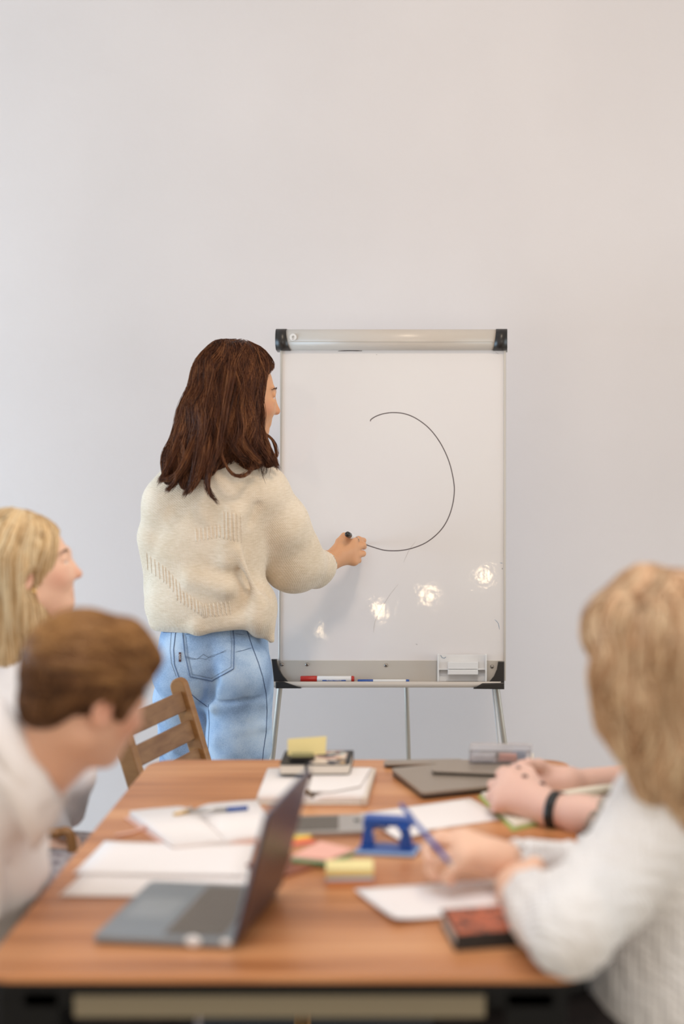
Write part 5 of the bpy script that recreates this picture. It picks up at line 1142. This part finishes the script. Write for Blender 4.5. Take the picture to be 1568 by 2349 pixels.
# near hand, mostly behind the near cuff
wn_ = J(1202, 2030, 3.105); kn2 = [J(1158, 2020, 3.16), J(1160, 2032, 3.14), J(1164, 2042, 3.12), J(1170, 2050, 3.10)]
palmn = [P(J(1235, 2040, 3.08), wn_, .027, .024, .02), P(wn_, (kn2[0] + kn2[1])/2, .024, .019, .02), P(wn_, (kn2[2] + kn2[3])/2, .024, .018, .02), P(J(1225, 1990, 3.14), J(1175, 2010, 3.14), .020, .016, .02)]
fcn = [([kn2[0], J(1150, 2030, 3.17), J(1148, 2050, 3.17), J(1156, 2060, 3.16)], [.011, .010, .009, .008]), ([kn2[1], J(1152, 2044, 3.15), J(1152, 2062, 3.15), J(1160, 2072, 3.14)], [.011, .010, .009, .008]), ([kn2[2], J(1156, 2055, 3.125), J(1158, 2072, 3.13), J(1166, 2082, 3.125)], [.011, .010, .009, .008]),
       ([kn2[3], J(1162, 2064, 3.10), J(1166, 2080, 3.11), J(1172, 2088, 3.11)], [.010, .009, .008, .007]), ([J(1215, 2000, 3.14), J(1190, 1992, 3.17), J(1168, 1998, 3.185), J(1156, 2010, 3.19)], [.014, .012, .010, .009])]
body_mesh('body', [(rp, .0045, None), (rb_, .012, None), (fingers(fch, palmf, .004, .01), .0026, None), (fingers(fcn, palmn, .004, .01), .0028, None)], M['skinb'], rw,
          skintint([(RL(0, .1, -.036), .025), (RL(0, .088, -.066), .025)] + [(q, .016) for q in kf] + [(fch[i][0][3], .014) for i in range(5)]))
eyes(RL, Rr, rs, rw, M['irisblue'])
bpn = thing('ballpoint_pen', 'dark blue pen in the hand of the white-sweatered woman at the right', 'pen', ptip)
pd = ptail - ptip
part('barrel', lambda bm: tube(bm, [ptip + pd*.08, ptip + pd*.95], .0042, 12), M['blue'], bpn, True)
part('tip', lambda bm: tube(bm, [ptip, ptip + pd*.08], [.001, .004], 12), M['silver'], bpn, True)
part('clip', lambda bm: tube(bm, [ptip + pd*.97 + [-.001, 0, .006], ptip + pd*.76 + [.0, 0, .006]], .0014, 6), M['blue'], bpn, True)
part('push_button', lambda bm: tube(bm, [ptip + pd*.95, ptip + pd*1.0], .0026, 10), M['blue'], bpn, True)
cabw = waves(.003, 30, 41)
def cable(Q):
    """cable stitch: slanting cords across the sleeves, real relief"""
    u_ = Q[:, 0]*.75 + Q[:, 2]*.9 + Q[:, 1]*.2; v_ = -Q[:, 0]*.6 + Q[:, 2]*.6
    return -.0042*np.abs(np.sin(u_*78 + 1.1*np.sin(v_*95))) + cabw(Q)
sr = [EL(J(1585, 2010, 3.10), (.175, .165, .23)), EL(J(1600, 2240, 3.10), (.19, .165, .17), None, .06), ('&', .02, ('p', (0, 0, .50), (0, 0, -1))), P(J(1535, 1830, 3.07), J(1560, 1900, 3.10), .085, .13, .04),
      P(J(1500, 1900, 2.99), J(1390, 2040, 2.93), .082, .074, .03), P(J(1390, 2040, 2.93), T(1312, 2135, .825), .074, .066, .03), P(T(1312, 2135, .825), T(1262, 2100, .815), .066, .060, .03), P(T(1262, 2100, .815), T(1228, 2066, .81), .060, .050, .02),
      P(T(1236, 2050, .81), T(1160, 2010, .80), .030, .028, .005, '-'),
      P(shf, J(1450, 2010, 3.37), .075, .062, .03), P(J(1450, 2010, 3.37), J(1300, 1990, 3.32), .060, .045, .02), P(J(1300, 1990, 3.32), J(1180, 1972, 3.235), .045, .036, .02), P(J(1192, 1972, 3.235), J(1120, 1972, 3.18), .030, .030, .004, '-'),
      P(RL(0, -.02, -.1), J(1533, 1775, 3.055), .055, .060, .006, '-')]
body_mesh('sweater', [(sr, .006, cable)], M['whiteknit'], rw)
seated('trousers', (.34, 3.14, .54), [(-.08, 3.05, .545), (-.08, 3.24, .545)], [(-.06, 3.04, .09), (-.04, 3.26, .09)], M['darkcloth'], rw, M['sandal'])
wooden_chair('wooden chair under the woman in the white cable knit sweater', .38, 3.14, -1)
rh = [EL(RL(0, -.018, .036), (.105, .122, .100), Rr), P(J(1500, 1480, 3.0), J(1500, 1600, 3.0), .095, .080, .05), P(J(1425, 1430, 2.98), J(1415, 1540, 2.98), .040, .044, .03), P(J(1415, 1540, 2.98), J(1446, 1640, 2.98), .040, .034, .03), P(J(1446, 1640, 2.98), J(1470, 1700, 2.98), .036, .026, .03), P(J(1500, 1600, 2.98), J(1530, 1760, 2.96), .085, .060, .04), P(J(1540, 1500, 3.0), J(1580, 1700, 2.98), .09, .08, .04), P(J(1530, 1740, 2.96), J(1560, 1860, 2.94), .045, .03, .03), P(J(1490, 1700, 2.97), J(1510, 1790, 2.95), .035, .022, .03),
      EL(RL(0, .12, -.045), (.055, .05, .105), Rr, .02, '-')]
rcw = waves(.009, 42, 61)
UV_, UF = nets(rh, .006, lambda Q: rcw(Q*np.array([1.3, 1.3, .7], np.float32)))
rho = meshobj('hair', UV_, UF, M['haircurl'], rw, True, {'rnd': np.full(len(UV_), .4)})
def flr(p):
    f = np.array([0, 0, -1.]); q = p - rc
    if q[2] > .04: f = np.array([q[0]*9, q[1]*9, -1])
    f[0] += .35*math.sin(p[2]*38 + p[1]*20); return f/np.linalg.norm(f)
pa = surface_strands(UV_, UF, 2200, 13, .018, flr, (0, .012), None, .55, seed=19)
V, Fq, a = strandmesh(pa, .0013); o = meshobj('hair_strands', V, Fq, M['haircurl'], rho, True, {'rnd': a}); o['kind'] = 'stuff'

# ------------------------------------------------------------------ person with clasped hands, far right (head and body beyond the frame)
YC = 3.9
cp = thing('person', 'person with clasped hands, dark nails and black wristband at the far right', 'person', (J(1720, 1800, YC)[0], YC, 0))
Rc = rot(-50, -5, 0); cc = J(1715, 1400, YC)
cpr, CL = headprims(cc, Rc, 1.0)
cpr += [P(CL(0, -.02, -.06), J(1720, 1570, YC), .05, .056, .03)]
w1_, w2_ = J(1262, 1856, 3.64), J(1300, 1795, 3.86); e1_, e2_ = J(1480, 1880, 3.55), J(1540, 1790, 4.0)
cb = [EL(J(1720, 1740, YC), (.15, .15, .19)), EL(J(1730, 1950, YC), (.14, .14, .15)), P(J(1720, 1570, YC), J(1720, 1640, YC), .05, .07)]
arms = [P(J(1620, 1680, 3.78), e1_, .05, .042), P(e1_, J(1330, 1868, 3.61), .044, .036, .02), P(J(1330, 1868, 3.61), w1_, .036, .030, .02), P(J(1640, 1680, 4.05), e2_, .05, .042), P(e2_, w2_, .042, .027, .02)]
# near hand: back of the hand to us, fingers folded over the other
k1 = [J(1170, 1782, 3.735), J(1150, 1800, 3.710), J(1140, 1822, 3.690), J(1146, 1845, 3.675)]
pc = [P(w1_, (k1[0] + k1[1])/2 + [.012, 0, 0], .030, .027, .02), P(w1_, (k1[2] + k1[3])/2 + [.014, 0, 0], .030, .025, .02), P(J(1225, 1835, 3.675), J(1175, 1812, 3.700), .034, .032, .02), P(k1[0], k1[3], .014, .013, .02)]
f1 = [([k1[0], J(1148, 1775, 3.765), J(1155, 1768, 3.795), J(1180, 1768, 3.805)], [.012, .0108, .0098, .0088]), ([k1[1], J(1130, 1800, 3.735), J(1132, 1802, 3.765), J(1150, 1805, 3.785)], [.012, .0108, .0098, .0088]),
      ([k1[2], J(1126, 1825, 3.710), J(1126, 1830, 3.735), J(1145, 1832, 3.755)], [.012, .0105, .0095, .0085]), ([k1[3], J(1134, 1852, 3.695), J(1134, 1856, 3.715), J(1152, 1856, 3.735)], [.011, .0095, .0085, .0078]),
      ([J(1225, 1800, 3.705), J(1212, 1772, 3.735), J(1195, 1762, 3.755), J(1178, 1762, 3.775)], [.017, .0135, .0115, .010])]
k2 = [J(1222, 1765, 3.90), J(1215, 1778, 3.88), J(1218, 1790, 3.86), J(1226, 1800, 3.85)]
pc2 = [P(w2_, (k2[0] + k2[1])/2, .027, .022, .02), P(w2_, (k2[2] + k2[3])/2, .027, .020, .02), P(k2[0], k2[3], .013, .011, .02)]
f2 = [([k2[0], J(1196, 1756, 3.89), J(1182, 1762, 3.86), J(1190, 1770, 3.84)], [.012, .0105, .0095, .0085]), ([k2[1], J(1188, 1766, 3.87), J(1184, 1776, 3.84), J(1200, 1782, 3.82)], [.012, .0105, .0095, .0085]),
      ([k2[2], J(1200, 1782, 3.85), J(1196, 1790, 3.83), J(1208, 1796, 3.81)], [.0115, .010, .009, .008]), ([k2[3], J(1212, 1800, 3.835), J(1212, 1806, 3.82), J(1224, 1812, 3.81)], [.0105, .009, .008, .0075]),
      ([J(1262, 1772, 3.86), J(1235, 1755, 3.845), J(1212, 1752, 3.83), J(1195, 1756, 3.825)], [.015, .013, .011, .0095])]
_, CBV, CBF = body_mesh('body', [(cpr, .006, None), (cb, .012, None), (fingers(f1 + [], arms[:3] + pc, .005, .012), .0034, None), (fingers(f2, arms[3:] + pc2, .005, .012), .0034, None)], M['skinf'], cp,
          skintint([(q, .018) for q in k1 + k2] + [(f[0][3], .014) for f in f1 + f2] + [(CL(0, .1, -.036), .025), (CL(0, .088, -.066), .025)]))
eyes(CL, Rc, 1.0, cp, M['irisbrown'])
ct_ = bvh(CBV, CBF)
for q in onto(ct_, [(1188, 1763), (1203, 1782), (1243, 1799)], .0):
    def nl(bm, q=q):
        t = bmesh.new(); bmesh.ops.create_uvsphere(t, u_segments=10, v_segments=8, radius=.0070)
        for z in t.verts: z.co.y *= .45; z.co.z *= .75
        merge(bm, t, Matrix.Translation(Vector(q)))
    part('painted_nail', nl, M['nail'], cp, True, label='dark red painted nail')
ax_ = (w1_ - J(1330, 1868, 3.61)); ax_ /= np.linalg.norm(ax_); wbp = w1_*.82 + J(1330, 1868, 3.61)*.18
def bandf(bm):
    n = 28; s1 = np.cross(ax_, [0, 0, 1]); s1 /= np.linalg.norm(s1); s2 = np.cross(ax_, s1); rings = []
    for i in range(n):
        a = 2*PI*i/n; d = s1*math.cos(a) + s2*math.sin(a); rings.append([bm.verts.new(wbp + d*r + ax_*h) for r, h in ((.0345, -.011), (.0385, -.010), (.0385, .010), (.0345, .011))])
    for i in range(n):
        for k in range(4): bm.faces.new([rings[i][k], rings[(i+1) % n][k], rings[(i+1) % n][(k+1) % 4], rings[i][(k+1) % 4]])
part('fitness_band', bandf, M['band'], cp, True, label='black rubber wristband')
def scr_(bm):
    s1 = np.array([-.35, -.9, .25]); s1 -= ax_*(s1 @ ax_); s1 /= np.linalg.norm(s1)
    box(bm, frame(wbp + s1*.0382, ax_, np.cross(s1, ax_)), (-.008, -.014, -.001), (.008, .014, .0025), .0015)
part('band_display', scr_, M['screen'], cp)
CW = waves(.002, 40, 15)
body_mesh('sleeve', [([P(J(1350, 1870, 3.605), e1_, .041, .050, .02), P(e1_, J(1620, 1680, 3.78), .052, .065, .02), P(J(1620, 1790, 4.0), J(1650, 1690, 4.05), .055, .065, .02), EL(J(1720, 1750, YC), (.18, .17, .21)), EL(J(1730, 1950, YC), (.17, .16, .16)), P(J(1300, 1864, 3.62), J(1372, 1872, 3.60), .036, .038, .003, '-')], .006, CW)], M['greyknit'], cp, label='taupe marled knit top')
seated('trousers', (J(1725, 1950, YC)[0], 3.88, .56), [(.10, 3.80, .55), (.12, 3.93, .55)], [(.12, 3.78, .09), (.14, 3.95, .09)], M['darkcloth'], cp, M['rubber'])
wooden_chair('wooden chair under the person with the black wristband', J(1725, 1950, YC)[0] + .04, 3.88, -1)
CV, CF_ = nets([EL(CL(0, -.02, .036), (.09, .108, .09), Rc), P(CL(0, -.06, 0), CL(0, -.07, -.12), .07, .06, .04), EL(CL(0, .12, -.04), (.08, .07, .105), Rc, .02, '-')], .007)
meshobj('hair', CV, CF_, M['hairbrown'], cp, True, {'rnd': np.full(len(CV), .3)})
